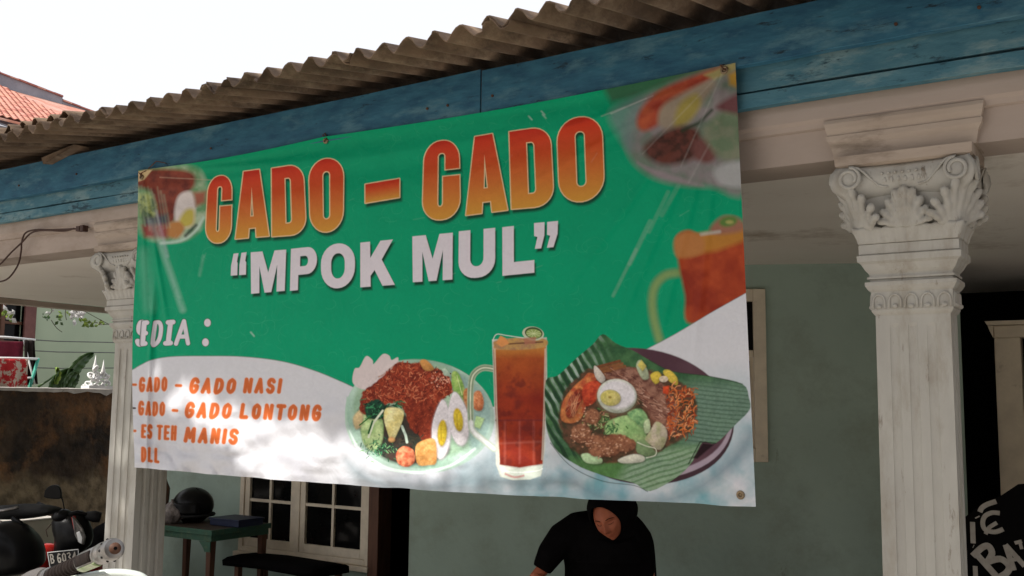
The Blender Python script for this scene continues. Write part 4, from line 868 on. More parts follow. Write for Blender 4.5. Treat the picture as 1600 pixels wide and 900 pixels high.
# ------------------------------------------------------------------ columns
def sm_pts(P_): return [Vector(p) for p in sm([tuple(p) for p in P_], 2)]
def column(cx, label, kd):
    W = .1375; c = empty('column', (cx, 4.12+W, 0)); c.parent = house; c.matrix_parent_inverse = parent_inv(house); c['label'] = label
    bpy.context.view_layer.update()
    cy = 4.12+W
    def P(x, y, z):
        Y_ = cy+y; return (cx+x, Y_ if Y_ < 4.12 else 4.12+(Y_-4.12)*kd, z)
    # fluted shaft
    def section(W, dep):
        pts = []
        nf = 3; m = .26*W; span = 2*(W-m); fwid = span/nf
        for s in range(4):
            side = [(-W, -W)]
            for i in range(nf):
                f0 = -W+m+i*fwid+fwid*.24; f1 = -W+m+(i+1)*fwid-fwid*.24
                for q in range(7):
                    a = PI*q/6; side.append(((f0+f1)/2-(f1-f0)/2*math.cos(a), -W+dep*math.sin(a)))
            ca, sa = math.cos(s*PI/2), math.sin(s*PI/2)
            pts += [(x*ca-y*sa, x*sa+y*ca) for x, y in side]
        return pts
    zt = H0+.352; rs = []
    for z, d in ((.16, .0), (.17, .003), (.24, .013), (zt-.09, .013), (zt-.045, .009), (zt-.03, .0), (zt, .0)):
        rs.append([P(x, y, z) for x, y in section(W*(1.03-.03*z/zt), d)])
    b = MB(); b.rings(rs); b.build('shaft', M['cream'], c)
    def sq(prof, name, mm=None):
        b = MB(); rs = []
        for w, z in prof: rs.append([P(-w, -w, z), P(w, -w, z), P(w, w, z), P(-w, w, z)])
        b.rings(rs); return b.build(name, mm or M['cream'], c)
    sq([(.19, .013), (.19, .09), (.165, .12), (.16, .16)], 'base')
    Z = lambda v: H0+v
    sq([(.1375, Z(.352)), (.146, Z(.362)), (.150, Z(.37)), (.150, Z(.444)), (.158, Z(.452)), (.168, Z(.468)), (.168, Z(.482))], 'necking')
    sq([(.152, Z(.482)), (.152, Z(.494)), (.160, Z(.495)), (.160, Z(.503)), (.153, Z(.504)), (.153, Z(.514)), (.166, Z(.53)), (.178, Z(.553)), (.190, Z(.562)), (.191, Z(.585)), (.180, Z(.59)), (.184, Z(.592)), (.184, Z(.628)), (.178, Z(.632))], 'moulding')
    sq([(.178, Z(.632)), (.185, Z(.70)), (.19, Z(.76)), (.205, Z(.84)), (.215, Z(.86))], 'bell')
    # little arches of the necking band, front and sides
    b = MB()
    for s in range(4):
        ca, sa = math.cos(s*PI/2), math.sin(s*PI/2)
        for i in range(5):
            u0 = -.12+i*.06
            arc = [(u0+.022*math.cos(a), -.152, Z(.405)+.028*math.sin(a)) for a in [PI*q/8 for q in range(9)]]
            arc = [(arc[0][0], -.152, Z(.378))]+arc+[(arc[-1][0], -.152, Z(.378))]
            b.tube([P(x*ca-y*sa, x*sa+y*ca, z) for x, y, z in arc], .0045, 6)
            x, y = u0, -.152; b.ell(P(x*ca-y*sa, x*sa+y*ca, Z(.386)), (.012, .012, .010), 8, 5)
    b.build('arch_band', M['cream'], c, smooth=True)
    # scalloped ring
    b = MB(); rs = []
    for t in range(9):
        tt = t/8; w = .183+.021*tt**1.5; row = []
        for s in range(4):
            ca, sa = math.cos(s*PI/2), math.sin(s*PI/2)
            for i in range(64):
                u = -1+2*i/64; ridge = .006*abs(math.sin(u*PI*4.5)); x = u*w; y = -(w+ridge)
                zz = Z(.632)+.056*tt+(.007*abs(math.sin(u*PI*4.5)) if t == 8 else 0)
                row.append(P(x*ca-y*sa, x*sa+y*ca, zz))
        rs.append(row)
    b.rings(rs); b.build('scallop_ring', M['cream'], c, smooth=True)
    # acanthus leaves: fans of fleshy fingers on a thin backing, thick with paint
    def leaf(kind, rot):
        b = MB(); ca, sa = math.cos(rot), math.sin(rot); T = lambda x, y, z: P(x*ca-y*sa, x*sa+y*ca, z)
        Rz = Matrix.Rotation(rot, 3, 'Z')
        def finger(x0, z0, x1, z1, r0, r1, y0, y1):
            pts = []; rr = []
            for i in range(9):
                t = i/8; bow = .010*math.sin(PI*t); pts.append(T(x0+(x1-x0)*t, y0+(y1-y0)*t**2-bow, z0+(z1-z0)*t**.85)); rr.append(r0+(r1-r0)*math.sin(t*PI*.5)+.0025*math.sin(t*PI*5))
            b.tube(pts, rr, 9); b.ell(pts[-1], (r1*1.05,)*3, 9, 6)
        if kind == 'centre':
            y0, y1 = -.196, -.222
            finger(0, Z(.686), 0, Z(.828), .020, .017, y0, y1-.006)
            for sx in (-1, 1):
                finger(sx*.008, Z(.69), sx*.032, Z(.818), .016, .015, y0, y1-.002); finger(sx*.014, Z(.69), sx*.060, Z(.786), .014, .015, y0, y1+.004)
                finger(sx*.018, Z(.69), sx*.080, Z(.748), .012, .014, y0, y1+.006); finger(sx*.02, Z(.69), sx*.092, Z(.712), .011, .013, y0, y1+.008)
        else:
            y0, y1 = -.250, -.322
            finger(0, Z(.686), 0, Z(.850), .022, .016, y0, y1)
            for sx in (-1, 1):
                finger(sx*.012, Z(.69), sx*.040, Z(.838), .018, .015, y0, y1+.012); finger(sx*.022, Z(.69), sx*.072, Z(.806), .016, .015, y0+.004, y1+.036)
                finger(sx*.034, Z(.69), sx*.100, Z(.766), .014, .015, y0+.012, y1+.060); finger(sx*.044, Z(.69), sx*.112, Z(.724), .013, .014, y0+.020, y1+.072)
        o = b.build('leaf', M['cream'], c, smooth=True); rm = o.modifiers.new('paint', 'REMESH'); rm.mode = 'VOXEL'; rm.voxel_size = .0045; rm.use_smooth_shade = True
        sm_ = o.modifiers.new('soft', 'SMOOTH'); sm_.factor = .5; sm_.iterations = 2
    for s in range(4): leaf('centre', s*PI/2); leaf('corner', s*PI/2+PI/4)
    # volutes: flat painted discs with a raised rim, tied by an s-curve, and the pierced band between them
    for s in range(4):
        ca, sa = math.cos(s*PI/2), math.sin(s*PI/2); T = lambda x, y, z: P(x*ca-y*sa, x*sa+y*ca, z)
        for sx in (-1, 1):
            b = MB(); cxv, czv = sx*.196, Z(.884); sp = []
            for q in range(26):
                a = q/25*1.35*2*PI; rad = .044*(1-q/25*.45); sp.append(T(cxv-sx*rad*math.sin(a), -.257, czv+rad*math.cos(a)))
            tail = [T(sx*.055, -.230, Z(.842)), T(sx*.09, -.234, Z(.852)), T(sx*.125, -.243, Z(.888)), T(sx*.16, -.252, Z(.922))]
            b.tube(sm_pts(tail+sp), [.0045+.0035*min(1, q/20) if q < 100 else .006 for q in range((len(tail)+len(sp)-1)*2+1)], 7)
            b.lathe([(.001, 0), (.034, .002), (.030, .008), (.001, .010)], T(cxv, -.249, czv), 16, axis=(sa, -ca, 0))
            b.build('volute', M['cream'], c, smooth=True)
        b = MB()
        for i in range(7):
            u = -.075+i*.025; b.ell(T(u, -.238, Z(.896)), (.006, .006, .006), 7, 5); b.ell(T(u+.010, -.235, Z(.870)), (.008, .005, .012), 7, 5)
        b.build('bead_band', M['cream'], c, smooth=True)
    # drum behind the volutes with rounded ends and abacus slabs
    rs = []; b = MB()
    for w, z in ((.215, Z(.80)), (.24, Z(.82)), (.262, Z(.84)), (.272, Z(.872)), (.268, Z(.905)), (.254, Z(.925)), (.250, Z(.934))):
        row = []
        for s in range(4):
            ca, sa = math.cos(s*PI/2), math.sin(s*PI/2)
            for i in range(20):
                u = -1+2*i/20; k_ = .028*(1-u*u)                # concave faces
                x = u*w; y = -(w-.008-k_); row.append(P(x*ca-y*sa, x*sa+y*ca, z))
        rs.append(row)
    b.rings(rs); b.build('drum', M['cream'], c, smooth=True)
    sq([(.236, Z(.934)), (.250, Z(.940)), (.252, Z(.9775))], 'abacus', M['impost'])
    # block between the capital and the boards
    b = MB()
    rs = []
    for w, d, z in ((.262, .212, Z(.979)), (.266, .216, Z(1.0)), (.272, .222, Z(1.03)), (.284, .232, Z(1.05)), (.288, .232, Z(1.07)), (.283, .226, Z(1.075)), (.290, .234, Z(1.10)), (.294, .236, Z(1.12)), (.296, .230, Z(1.135))):
        rs.append([P(-w, -d, z), P(w, -d, z), P(w, .1, z), P(-w, .1, z)])
    b.rings(rs); b.build('impost', M['impost'], c)
    return c
column(-5.6925+.1375, 'cream fluted column left of the banner with leafy capital', .84)
column(-.9525+.1375, 'cream fluted column right of the banner with leafy capital', .5)

# two-strand cable stapled beside the left capital
b = MB()
def cab(pts, r=.006):
    b.tube([onY(x, y, 4.0) if isinstance(x, (int, float)) else x for x, y in pts], r, 7)
cab(sm([(-14, 440), (0, 440), (14, 434), (28, 414), (33, 392), (34, 378), (40, 364), (56, 359), (82, 359), (130, 357)]))
cab(sm([(-14, 420), (0, 413), (18, 394), (34, 379), (46, 366), (58, 361), (76, 360), (100, 361), (116, 357)]))
b.build('c', M['wire']).name = 'hanging_cable'
hc = bpy.data.objects['hanging_cable']; tag(hc, 'thin brown twin cable looping down from beside the left column top', 'cable')
b = MB(); p = onY(127, 357, 4.0); b.box(p.x-.045, p.x-.01, 3.99, 4.03, p.z-.016, p.z+.018); b.box(p.x, p.x+.03, 3.99, 4.03, p.z-.02, p.z+.02); b.build('clip', M['wire'], hc)

# ================================================================== banner
def crease_mat():
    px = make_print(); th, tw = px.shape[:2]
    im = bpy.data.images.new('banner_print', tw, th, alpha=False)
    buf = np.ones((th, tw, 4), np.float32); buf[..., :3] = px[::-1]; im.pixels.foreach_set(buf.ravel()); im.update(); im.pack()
    m = bpy.data.materials.new('printed_vinyl'); m.use_nodes = True; n = m.node_tree.nodes; l = m.node_tree.links; b = n['Principled BSDF']
    t = n.new('ShaderNodeTexImage'); t.image = im; t.extension = 'EXTEND'; t.interpolation = 'Cubic'
    geo = n.new('ShaderNodeNewGeometry'); mx = n.new('ShaderNodeMix'); mx.data_type = 'RGBA'; mx.inputs['B'].default_value = (.7, .7, .7, 1)
    l.new(geo.outputs['Backfacing'], mx.inputs['Factor']); l.new(t.outputs['Color'], mx.inputs['A']); l.new(mx.outputs['Result'], b.inputs['Base Color'])
    b.inputs['Roughness'].default_value = .45; b.inputs['Specular IOR Level'].default_value = .08
    tc = n.new('ShaderNodeTexCoord'); nz = n.new('ShaderNodeTexNoise'); nz.inputs['Scale'].default_value = 7; nz.inputs['Detail'].default_value = 5; nz.inputs['Distortion'].default_value = .6
    l.new(tc.outputs['Object'], nz.inputs['Vector']); bp = n.new('ShaderNodeBump'); bp.inputs['Strength'].default_value = .5; bp.inputs['Distance'].default_value = .02
    l.new(nz.outputs['Fac'], bp.inputs['Height']); l.new(bp.outputs[0], b.inputs['Normal'])
    return m
banner = empty('vinyl_banner', ((BX0+BX1)/2, BY, BZ0))
tag(banner, 'large green printed vinyl banner advertising gado-gado, hung along the blue eaves boards', 'banner')
NXb, NZb = 320, 160
u = np.linspace(0, 1, NXb+1)[None, :].repeat(NZb+1, 0); v = np.linspace(0, 1, NZb+1)[:, None].repeat(NXb+1, 1)   # v: 0 top, 1 bottom
def vn(x, y, seed):                                              # value noise
    g_ = np.random.default_rng(seed).random((64, 64)); xi = np.floor(x).astype(int); yi = np.floor(y).astype(int); fx = x-xi; fy = y-yi
    fx = fx*fx*(3-2*fx); fy = fy*fy*(3-2*fy)
    return g_[yi & 63, xi & 63]*(1-fx)*(1-fy)+g_[yi & 63, (xi+1) & 63]*fx*(1-fy)+g_[(yi+1) & 63, xi & 63]*(1-fx)*fy+g_[(yi+1) & 63, (xi+1) & 63]*fx*fy-.5
X = BX0+(BX1-BX0)*u; Z = BZ1+(BZ0-BZ1)*v
X = X-.034*np.sin(np.clip((v-.25)/.72, 0, 1)*PI)*np.exp(-u/.05)+.0*u
Z = Z-.018*np.sin(np.clip(u/.4, 0, 1)*PI)*np.exp(-v/.06)-.020*np.sin(np.clip((u-.4)/.6, 0, 1)*PI)*np.exp(-v/.06)
Z = Z-.020*np.sin(u*PI)*v**6+.006*vn(u*30, v*0+2, 3)*v**10
out = .068*np.exp(-v/.025)+.045*np.clip(v/.08, 0, 1)**.8-.014*np.exp(-((v-.12)/.04)**2)
out += .075*np.exp(-u/.40)*np.clip((v-.35)/.6, 0, 1)**1.3
out += .030*vn(u*3.2, v*1.8, 11)*np.clip(v*2, 0, 1)+.014*vn(u*9+v*4, v*7, 12)*np.clip(v*1.5-.3, 0, 1)
lower = np.clip((v-.72)/.25, 0, 1)
out += lower*(.046*vn(u*22+v*9, v*16, 13)+.034*np.abs(vn(u*34-v*12, v*26, 14)))*(.45+1.3*np.exp(-u/.35))+.022*vn(u*5-v*3, v*4+u*2, 15)*np.clip(v*2-.8, 0, 1)
rid = lambda ax, ay, bx, by, w, h: h*np.exp(-(((u-ax)*(by-ay)*.465-(v-ay)*.465*(bx-ax))/math.hypot(bx-ax, (by-ay)*.465)/w)**2)*(1/(1+np.exp(-((u-ax)*(bx-ax)+(v-ay)*(by-ay))*60)))*(1/(1+np.exp(((u-bx)*(bx-ax)+(v-by)*(by-ay))*60)))
out += rid(.01, .02, .075, .52, .006, .014)+rid(.004, .03, .03, .5, .004, .008)+rid(.045, .40, .028, .98, .004, .014)-rid(.055, .42, .04, .98, .004, .008)
for a in ((.99, .01, .80, .46), (.99, .02, .86, .55), (.985, .02, .90, .62), (.99, .01, .76, .20), (.985, .03, .94, .66), (.99, .02, .72, .11)): out += rid(*a, .004, .008)
out += rid(.0, .0, .35, .06, .006, .010)+rid(.55, .02, .80, .05, .01, .008)
out += rid(1.0, .82, .86, .72, .006, .006)+rid(.98, .9, .80, .80, .008, .008)+rid(.2, .9, .5, .78, .01, .008)
out += np.exp(-((v-.985)/.006)**2)*.004
Yb = 3.985-out
# the sheet hangs from its measured corners: solve x and z for each point of the wrinkled surface
HMb = homog([(0, 0), (1, 0), (1, 1), (0, 1)], [TLp, TRp, BRp, BLp]); w_ = HMb[2, 0]*u+HMb[2, 1]*v+HMb[2, 2]
PXb = (HMb[0, 0]*u+HMb[0, 1]*v+HMb[0, 2])/w_; PYb = (HMb[1, 0]*u+HMb[1, 1]*v+HMb[1, 2])/w_
flat_x = BX0+(BX1-BX0)*u; flat_z = BZ1+(BZ0-BZ1)*v
rx_, ry_, rz_ = [RGT[k]*(PXb-800)/F_PX-UPV[k]*(PYb-450)/F_PX+FWD[k] for k in range(3)]
kk = Yb/ry_; X = (X-flat_x)+rx_*kk; Z = (Z-flat_z)+rz_*kk+H0
vs = np.stack([X, Yb, Z], -1).reshape(-1, 3)
N = NXb+1; idx = np.arange((NXb)*(NZb)); ii = (idx//NXb)*N+idx % NXb
fs = np.stack([ii, ii+N, ii+N+1, ii+1], -1)
me = bpy.data.meshes.new('printed_sheet'); me.from_pydata(vs.tolist(), [], fs.tolist()); me.update()
uvl = me.uv_layers.new(name='uv'); li = np.array([l_.vertex_index for l_ in me.loops]); uvs = np.stack([u.reshape(-1)[li], 1-v.reshape(-1)[li]], -1)
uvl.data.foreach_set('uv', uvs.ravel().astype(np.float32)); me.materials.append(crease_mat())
for p_ in me.polygons: p_.use_smooth = True
bs = bpy.data.objects.new('printed_sheet', me); col.objects.link(bs); bs.parent = banner; bs.matrix_parent_inverse = parent_inv(banner)
bpy.context.view_layer.update()
def bpt(uu, vv, off=.003):
    i = int(round(uu*NXb)); j = int(round(vv*NZb)); return Vector((X[j, i], Yb[j, i]-off, Z[j, i]))
ey = MB(); c0 = (0, 0, 0)
R_, r_ = .017, .006
ey.tube([(R_*.72*math.cos(a), 0, R_*.72*math.sin(a)) for a in [2*PI*q/20 for q in range(21)]], .0058, 8, caps=False)
ey.lathe([(.001, .0), (.0085, .0005), (.0085, .001), (.001, .0012)], (0, 0, 0), 12, axis=(0, -1, 0))
eye0 = ey.build('eyelet', M['brass'], None, smooth=True)
eyes = [(.985, .975), (.010, .022), (.405, .012), (.988, .012)]
for q, (a, b_) in enumerate(eyes):
    o = eye0 if q == 0 else eye0.copy()
    if q: col.objects.link(o)
    o.parent = banner; o.matrix_parent_inverse = parent_inv(banner); o.location = bpt(a, b_)
for a, b_, dz in ((.010, .022, .03), (.405, .012, .03), (.988, .012, .02)):
    p = bpt(a, b_); m_ = MB(); m_.tube([p, p+Vector((-.012, -.012, dz)), (p.x-.004, 3.925, p.z+dz*1.3), (p.x+.012, 3.922, p.z+dz*.6), p+Vector((.006, -.01, -.004))], .0035, 6)
    m_.build('tie_wire', M['rust'], banner)
p1_, p2_ = bpt(.010, .022), bpt(.12, .0); m_ = MB(); m_.tube([p1_+Vector((0, -.01, .02)), p1_+Vector((.06, -.012, .03)), p1_+Vector((.16, -.02, .075)), p1_+Vector((.24, -.015, .055))], .003, 6); m_.build('tie_wire', M['rust'], banner)

# ================================================================== tree added out of view, its crown cut to shape the sun pool
pool_px = [(228, 600), (234, 574), (258, 562), (293, 579), (330, 606), (374, 624), (445, 640), (510, 650), (560, 668), (640, 676), (700, 668), (745, 652), (800, 655), (846, 680), (872, 720), (860, 800), (400, 800), (345, 726), (300, 698), (262, 668), (232, 640)]
pool = [(onY(x, y, 3.93).x, onY(x, y, 3.93).z) for x, y in pool_px]
def in_poly(x, y, P):
    c = False; n = len(P)
    for i in range(n):
        ax, ay = P[i]; bx, by = P[(i+1) % n]
        if (ay > y) != (by > y) and x < (bx-ax)*(y-ay)/(by-ay)+ax: c = not c
    return c
def dist_poly(x, y, P):
    d = 9
    for i in range(len(P)):
        ax, ay = P[i]; bx, by = P[(i+1) % len(P)]; ex, ey_ = bx-ax, by-ay; t = max(0, min(1, ((x-ax)*ex+(y-ay)*ey_)/(ex*ex+ey_*ey_))); d = min(d, math.hypot(x-ax-ex*t, y-ay-ey_*t))
    return d
tree = empty('shade_tree', (-9.5, -1.6, 0)); tag(tree, 'leafy tree added outside the frame, crown cut to dapple the banner with shade', 'tree')
rt = random.Random(12)
b = MB(); b.tube([(-9.5, -1.6, 0), (-9.45, -1.5, 1.5), (-9.2, -1.2, 3.2), (-8.9, -.8, 4.8), (-8.6, -.2, 6.2)], [.24, .19, .16, .13, .10], 12)
b.build('trunk', M['bark'], tree, smooth=True)
for pts, r0 in (([(-8.9, -.8, 4.8), (-7.6, -.2, 6.2), (-5.6, .5, 7.0), (-3.2, .7, 7.35), (-1.0, .8, 7.4)], .085), ([(-8.6, -.2, 6.2), (-8.2, .8, 6.9), (-7.4, 1.6, 7.3)], .07), ([(-9.2, -1.2, 3.2), (-10.4, -2.0, 5.4), (-11.4, -2.6, 6.8)], .08), ([(-8.6, -.2, 6.2), (-9.4, .2, 7.4), (-10.2, .6, 8.2)], .06), ([(-5.6, 1.2, 7.0), (-4.4, 1.3, 7.3), (-2.6, .8, 7.7)], .04)):
    b = MB(); b.tube(pts, [r0*(1-.75*i/(len(pts)-1)) for i in range(len(pts))], 8); b.build('limb', M['bark'], tree, smooth=True)
lv = MB(); cnt = 0
def leafquad(Q, s):
    a = Vector((rt.uniform(-1, 1), rt.uniform(-1, 1), rt.uniform(-.35, .35))).normalized(); n_ = Vector((rt.gauss(0, .4), rt.gauss(0, .4), 1)).normalized(); c_ = n_.cross(a).normalized()
    lv.add([Q-a*s, Q-c_*s*.42-a*.1*s, Q+a*s, Q+c_*s*.42-a*.1*s], [(0, 1, 2, 3)])
while cnt < 46000:
    Q = Vector((rt.uniform(-9.6, 1.4), rt.uniform(-2.2, 1.4), rt.uniform(6.8, 7.7))); t = (3.95-Q.y)/(-SUN_TO.y); Pp = Q-SUN_TO*t
    if Pp.z < -.3 or Pp.z > 2.94: continue
    cnt += 1
    if in_poly(Pp.x, Pp.z, pool):
        if dist_poly(Pp.x, Pp.z, pool) > .07 or rt.random() < .6: continue
    if Pp.x < -5.3 and Pp.z < 2.45 and rt.random() < .80: continue
    leafquad(Q, rt.uniform(.055, .11))
for k in range(60):
    c_ = Vector((rt.uniform(-12, -7.5), rt.uniform(-3.4, .4), rt.uniform(6.2, 8.4)))
    for q in range(60): leafquad(c_+Vector((rt.gauss(0, .3), rt.gauss(0, .3), rt.gauss(0, .22))), rt.uniform(.05, .1))
lv.build('crown', M['canopy'], tree)

# ================================================================== unseen house added behind the viewer to block sky light
oh = empty('sky_block_house', (6, -8, 0)); tag(oh, 'plain rendered house added unseen behind the viewer to block sky light', 'house'); bpy.context.view_layer.update()
wall_with_holes('wall', Vector((0, -5.6, 0)), Vector((1, 0, 0)), -3, 16, 0, 6.4, [(-2, -.5, 1, 2.4), (2, 3, 0, 2.2), (5, 7, 1, 2.4), (-2, -.5, 4, 5.4), (2, 4, 4, 5.4), (6, 8, 4, 5.4)], -.2, M['ochre'], oh)
b = MB(); b.box(-3, 16, -12, -5.9, 0, 6.3); b.build('inner_block', M['dark'], oh)
b = MB(); b.prism([(-3.6, -5.0, 6.42), (-3.6, -8.8, 8.4), (-3.6, -12.6, 6.42)], (20.2, 0, 0)); b.build('roof', M['tile'], oh)
# ================================================================== table and the things on it
TZ = H0-1.15
A = onZ(331, 829, TZ); tw_, td_ = 1.15, .70
table = empty('work_table', (A.x-tw_/2, A.y+td_/2, 0)); tag(table, 'worn green work table with brown legs standing by the low window', 'table')
b = MB(); b.box(A.x-tw_, A.x, A.y, A.y+td_, TZ-.028, TZ); b.build('table_top', M['tbrown'], table, bevel=.004)
b = MB(); b.box(A.x-tw_+.01, A.x-.012, A.y+.008, A.y+.03, TZ-.10, TZ-.03); b.box(A.x-.034, A.x-.010, A.y+.032, A.y+td_-.03, TZ-.10, TZ-.03); b.box(A.x-tw_+.01, A.x-.012, A.y+td_-.03, A.y+td_-.008, TZ-.10, TZ-.03); b.box(A.x-tw_+.01, A.x-tw_+.034, A.y+.032, A.y+td_-.032, TZ-.1, TZ-.03)
b.build('apron', M['tgreen'], table, bevel=.002)
b = MB(); b.box(A.x-tw_-.002, A.x+.002, A.y-.012, A.y-.001, TZ-.045, TZ+.002); b.box(A.x+.001, A.x+.012, A.y-.012, A.y+td_, TZ-.045, TZ+.002); b.build('edge_strip', M['tgreen'], table, bevel=.002)
b = MB(); b.prism([(A.x-.16, A.y-.002, TZ-.102), (A.x-.015, A.y-.002, TZ-.102), (A.x-.015, A.y-.002, TZ-.19), (A.x-.085, A.y-.002, TZ-.19), (A.x-.10, A.y-.002, TZ-.16)], (0, .012, 0)); b.build('corner_bracket', M['tgreen'], table)
for lx, ly in ((A.x-.085, A.y+.012), (A.x-tw_+.02, A.y+.012), (A.x-.085, A.y+td_-.08), (A.x-tw_+.02, A.y+td_-.08)):
    b = MB(); b.hexa([(lx+.01, ly+.01, .012), (lx+.05, ly+.01, .012), (lx+.05, ly+.05, .012), (lx+.01, ly+.05, .012)], [(lx, ly, TZ-.03), (lx+.065, ly, TZ-.03), (lx+.065, ly+.065, TZ-.03), (lx, ly+.065, TZ-.03)]); b.build('leg', M['brown'], table, bevel=.003)
# helmet
hp = onZ(304, 806, TZ); hp = Vector((hp.x, min(hp.y, A.y+.42), TZ))
hp = onY(300, 806, A.y+.34); hp.z = TZ
helmet = empty('helmet', hp); tag(helmet, 'black rounded crash helmet lying on the green table beside a plastic bag', 'helmet')
def helmet_at(root, hp, s, m):
    b = MB(); rs = []
    for i in range(15):
        a = -PI*.36+PI*.86*i/14; z = .5+.55*math.sin(a); w = math.cos(a)
        rs.append([hp+Vector((s*(.155*w*math.cos(t)*1.02), s*(.165*w*math.sin(t)+(.012 if math.sin(t) < 0 else 0)), s*z*.25)) for t in [2*PI*q/26 for q in range(26)]])
    b.rings(rs); b.build('shell', m, root, smooth=True)
    b = MB(); b.tube([hp+Vector((s*.158*math.cos(t), s*.17*math.sin(t), s*.055)) for t in [2*PI*q/24 for q in range(25)]], s*.012, 6, caps=False); b.build('rim', M['blackm'], root, smooth=True)
    b = MB(); rs = []
    for i in range(6):
        z = .07+.085*i/5
        rs.append([hp+Vector((s*.163*math.cos(t)*(1-.03*i/5), s*.182*math.sin(t)*(1-.03*i/5), s*z)) for t in [PI+.35+(PI-.7)*q/14 for q in range(15)]])
    b.rings(rs, closed=False, caps=False); v_ = b.build('visor', M['blackpl'], root, smooth=True); sd = v_.modifiers.new('s', 'SOLIDIFY'); sd.thickness = .003
helmet_at(helmet, hp, 1.22, M['blackpl'])
b = MB(); b.box(hp.x-.02, hp.x+.03, hp.y-.218, hp.y-.213, TZ+.21, TZ+.222); 
# plastic bag
bp_ = onY(268, 808, A.y+.14); bagc = Vector((bp_.x, A.y+.14, TZ)); rb_ = random.Random(4)
b = MB(); rs = []
for i in range(13):
    t = i/12; w = (.105*math.sin(PI*min(1, t*1.0+.10))**.7+.02)*(1-.35*t); rs.append([bagc+Vector((w*(1+.16*math.sin(3*q+4*t)+rb_.uniform(-.07, .07))*math.cos(2*PI*q/22), w*.8*(1+.12*math.cos(5*q+t*7)+rb_.uniform(-.07, .07))*math.sin(2*PI*q/22), .22*t)) for q in range(22)])
b.rings(rs); bg_ = b.build('plastic_bag', M['bag'], smooth=True); tag(bg_, 'crumpled grey plastic bag standing on the table left of the helmet', 'bag')
# brown pot behind the bag
b = MB(); pp = onY(258, 770, A.y+.55); b.lathe([(.001, 0), (.075, .005), (.085, .15), (.09, .26), (.06, .33), (.045, .38), (.05, .40), (.001, .40)], (pp.x-.03, A.y+.52, TZ), 18); o = b.build('brown_jar', M['brown'], smooth=True); tag(o, 'tall brown jar at the back of the table behind the plastic bag', 'jar')
# navy box
q0 = Vector((A.x-.30, A.y+.30, TZ)); b = MB(); b.box(A.x-.33, A.x+.05, A.y+.26, A.y+.56, TZ+.002, TZ+.055); o = b.build('storage_box', M['navy'], bevel=.006); tag(o, 'flat navy plastic box on the right end of the green table', 'box')
b = MB(); b.box(A.x-.34, A.x+.06, A.y+.25, A.y+.57, TZ+.056, TZ+.07); b.build('lid', M['navy'], o, bevel=.004)
for j, (px_, py_, w, lab) in enumerate(((301, 802, .10, 'crumpled white paper scrap nearest the front edge of the green table'), (341, 796, .09, 'crumpled white paper scrap beside the navy box on the table'), (326, 788, .07, 'small white paper scrap at the foot of the helmet'), (313, 808, .05, 'tiny reddish white scrap lying alone near the table front edge'))):
    p = onZ(px_, py_, TZ+.01); p.y = min(p.y, A.y+td_-.06); p.z = TZ; b = MB(); r2 = random.Random(j+3); n = 9
    gr = [[(p.x-w*.6+w*1.2*i/n, p.y-.02+.045*k_/4, p.z+.004+r2.uniform(0, .018)*math.sin(PI*i/n)) for i in range(n+1)] for k_ in range(5)]
    b.rings([r for r in gr], closed=False, caps=False); o = b.build('paper_scrap', M['white'], smooth=False); sd = o.modifiers.new('s', 'SOLIDIFY'); sd.thickness = .002; tag(o, lab, 'scrap', 'paper scraps on the table')
# dark bench in front of the window
b = MB(); p = onY(385, 872, 6.6); q = onY(490, 884, 6.6)
bench = empty('low_bench', ((p.x+q.x)/2, 6.8, 0)); tag(bench, 'low dark padded bench in front of the double window', 'bench')
rs = []
for i in range(9):
    t = i/8; rs.append([(p.x-.25+(q.x-p.x+.30)*t, y, z+p.z-.02-.03*abs(t-.4)) for y, z in ((6.55, -.05), (6.54, 0), (6.60, .022), (6.75, .03), (6.95, .02), (7.0, 0), (7.0, -.06))])
b.rings(rs); b.build('seat', M['black'], bench, smooth=True)
for lx in (p.x-.15, q.x-.05):
    for ly in (6.6, 6.92): b = MB(); b.box(lx, lx+.05, ly, ly+.05, .012, p.z-.06); b.build('leg', M['brown'], bench)

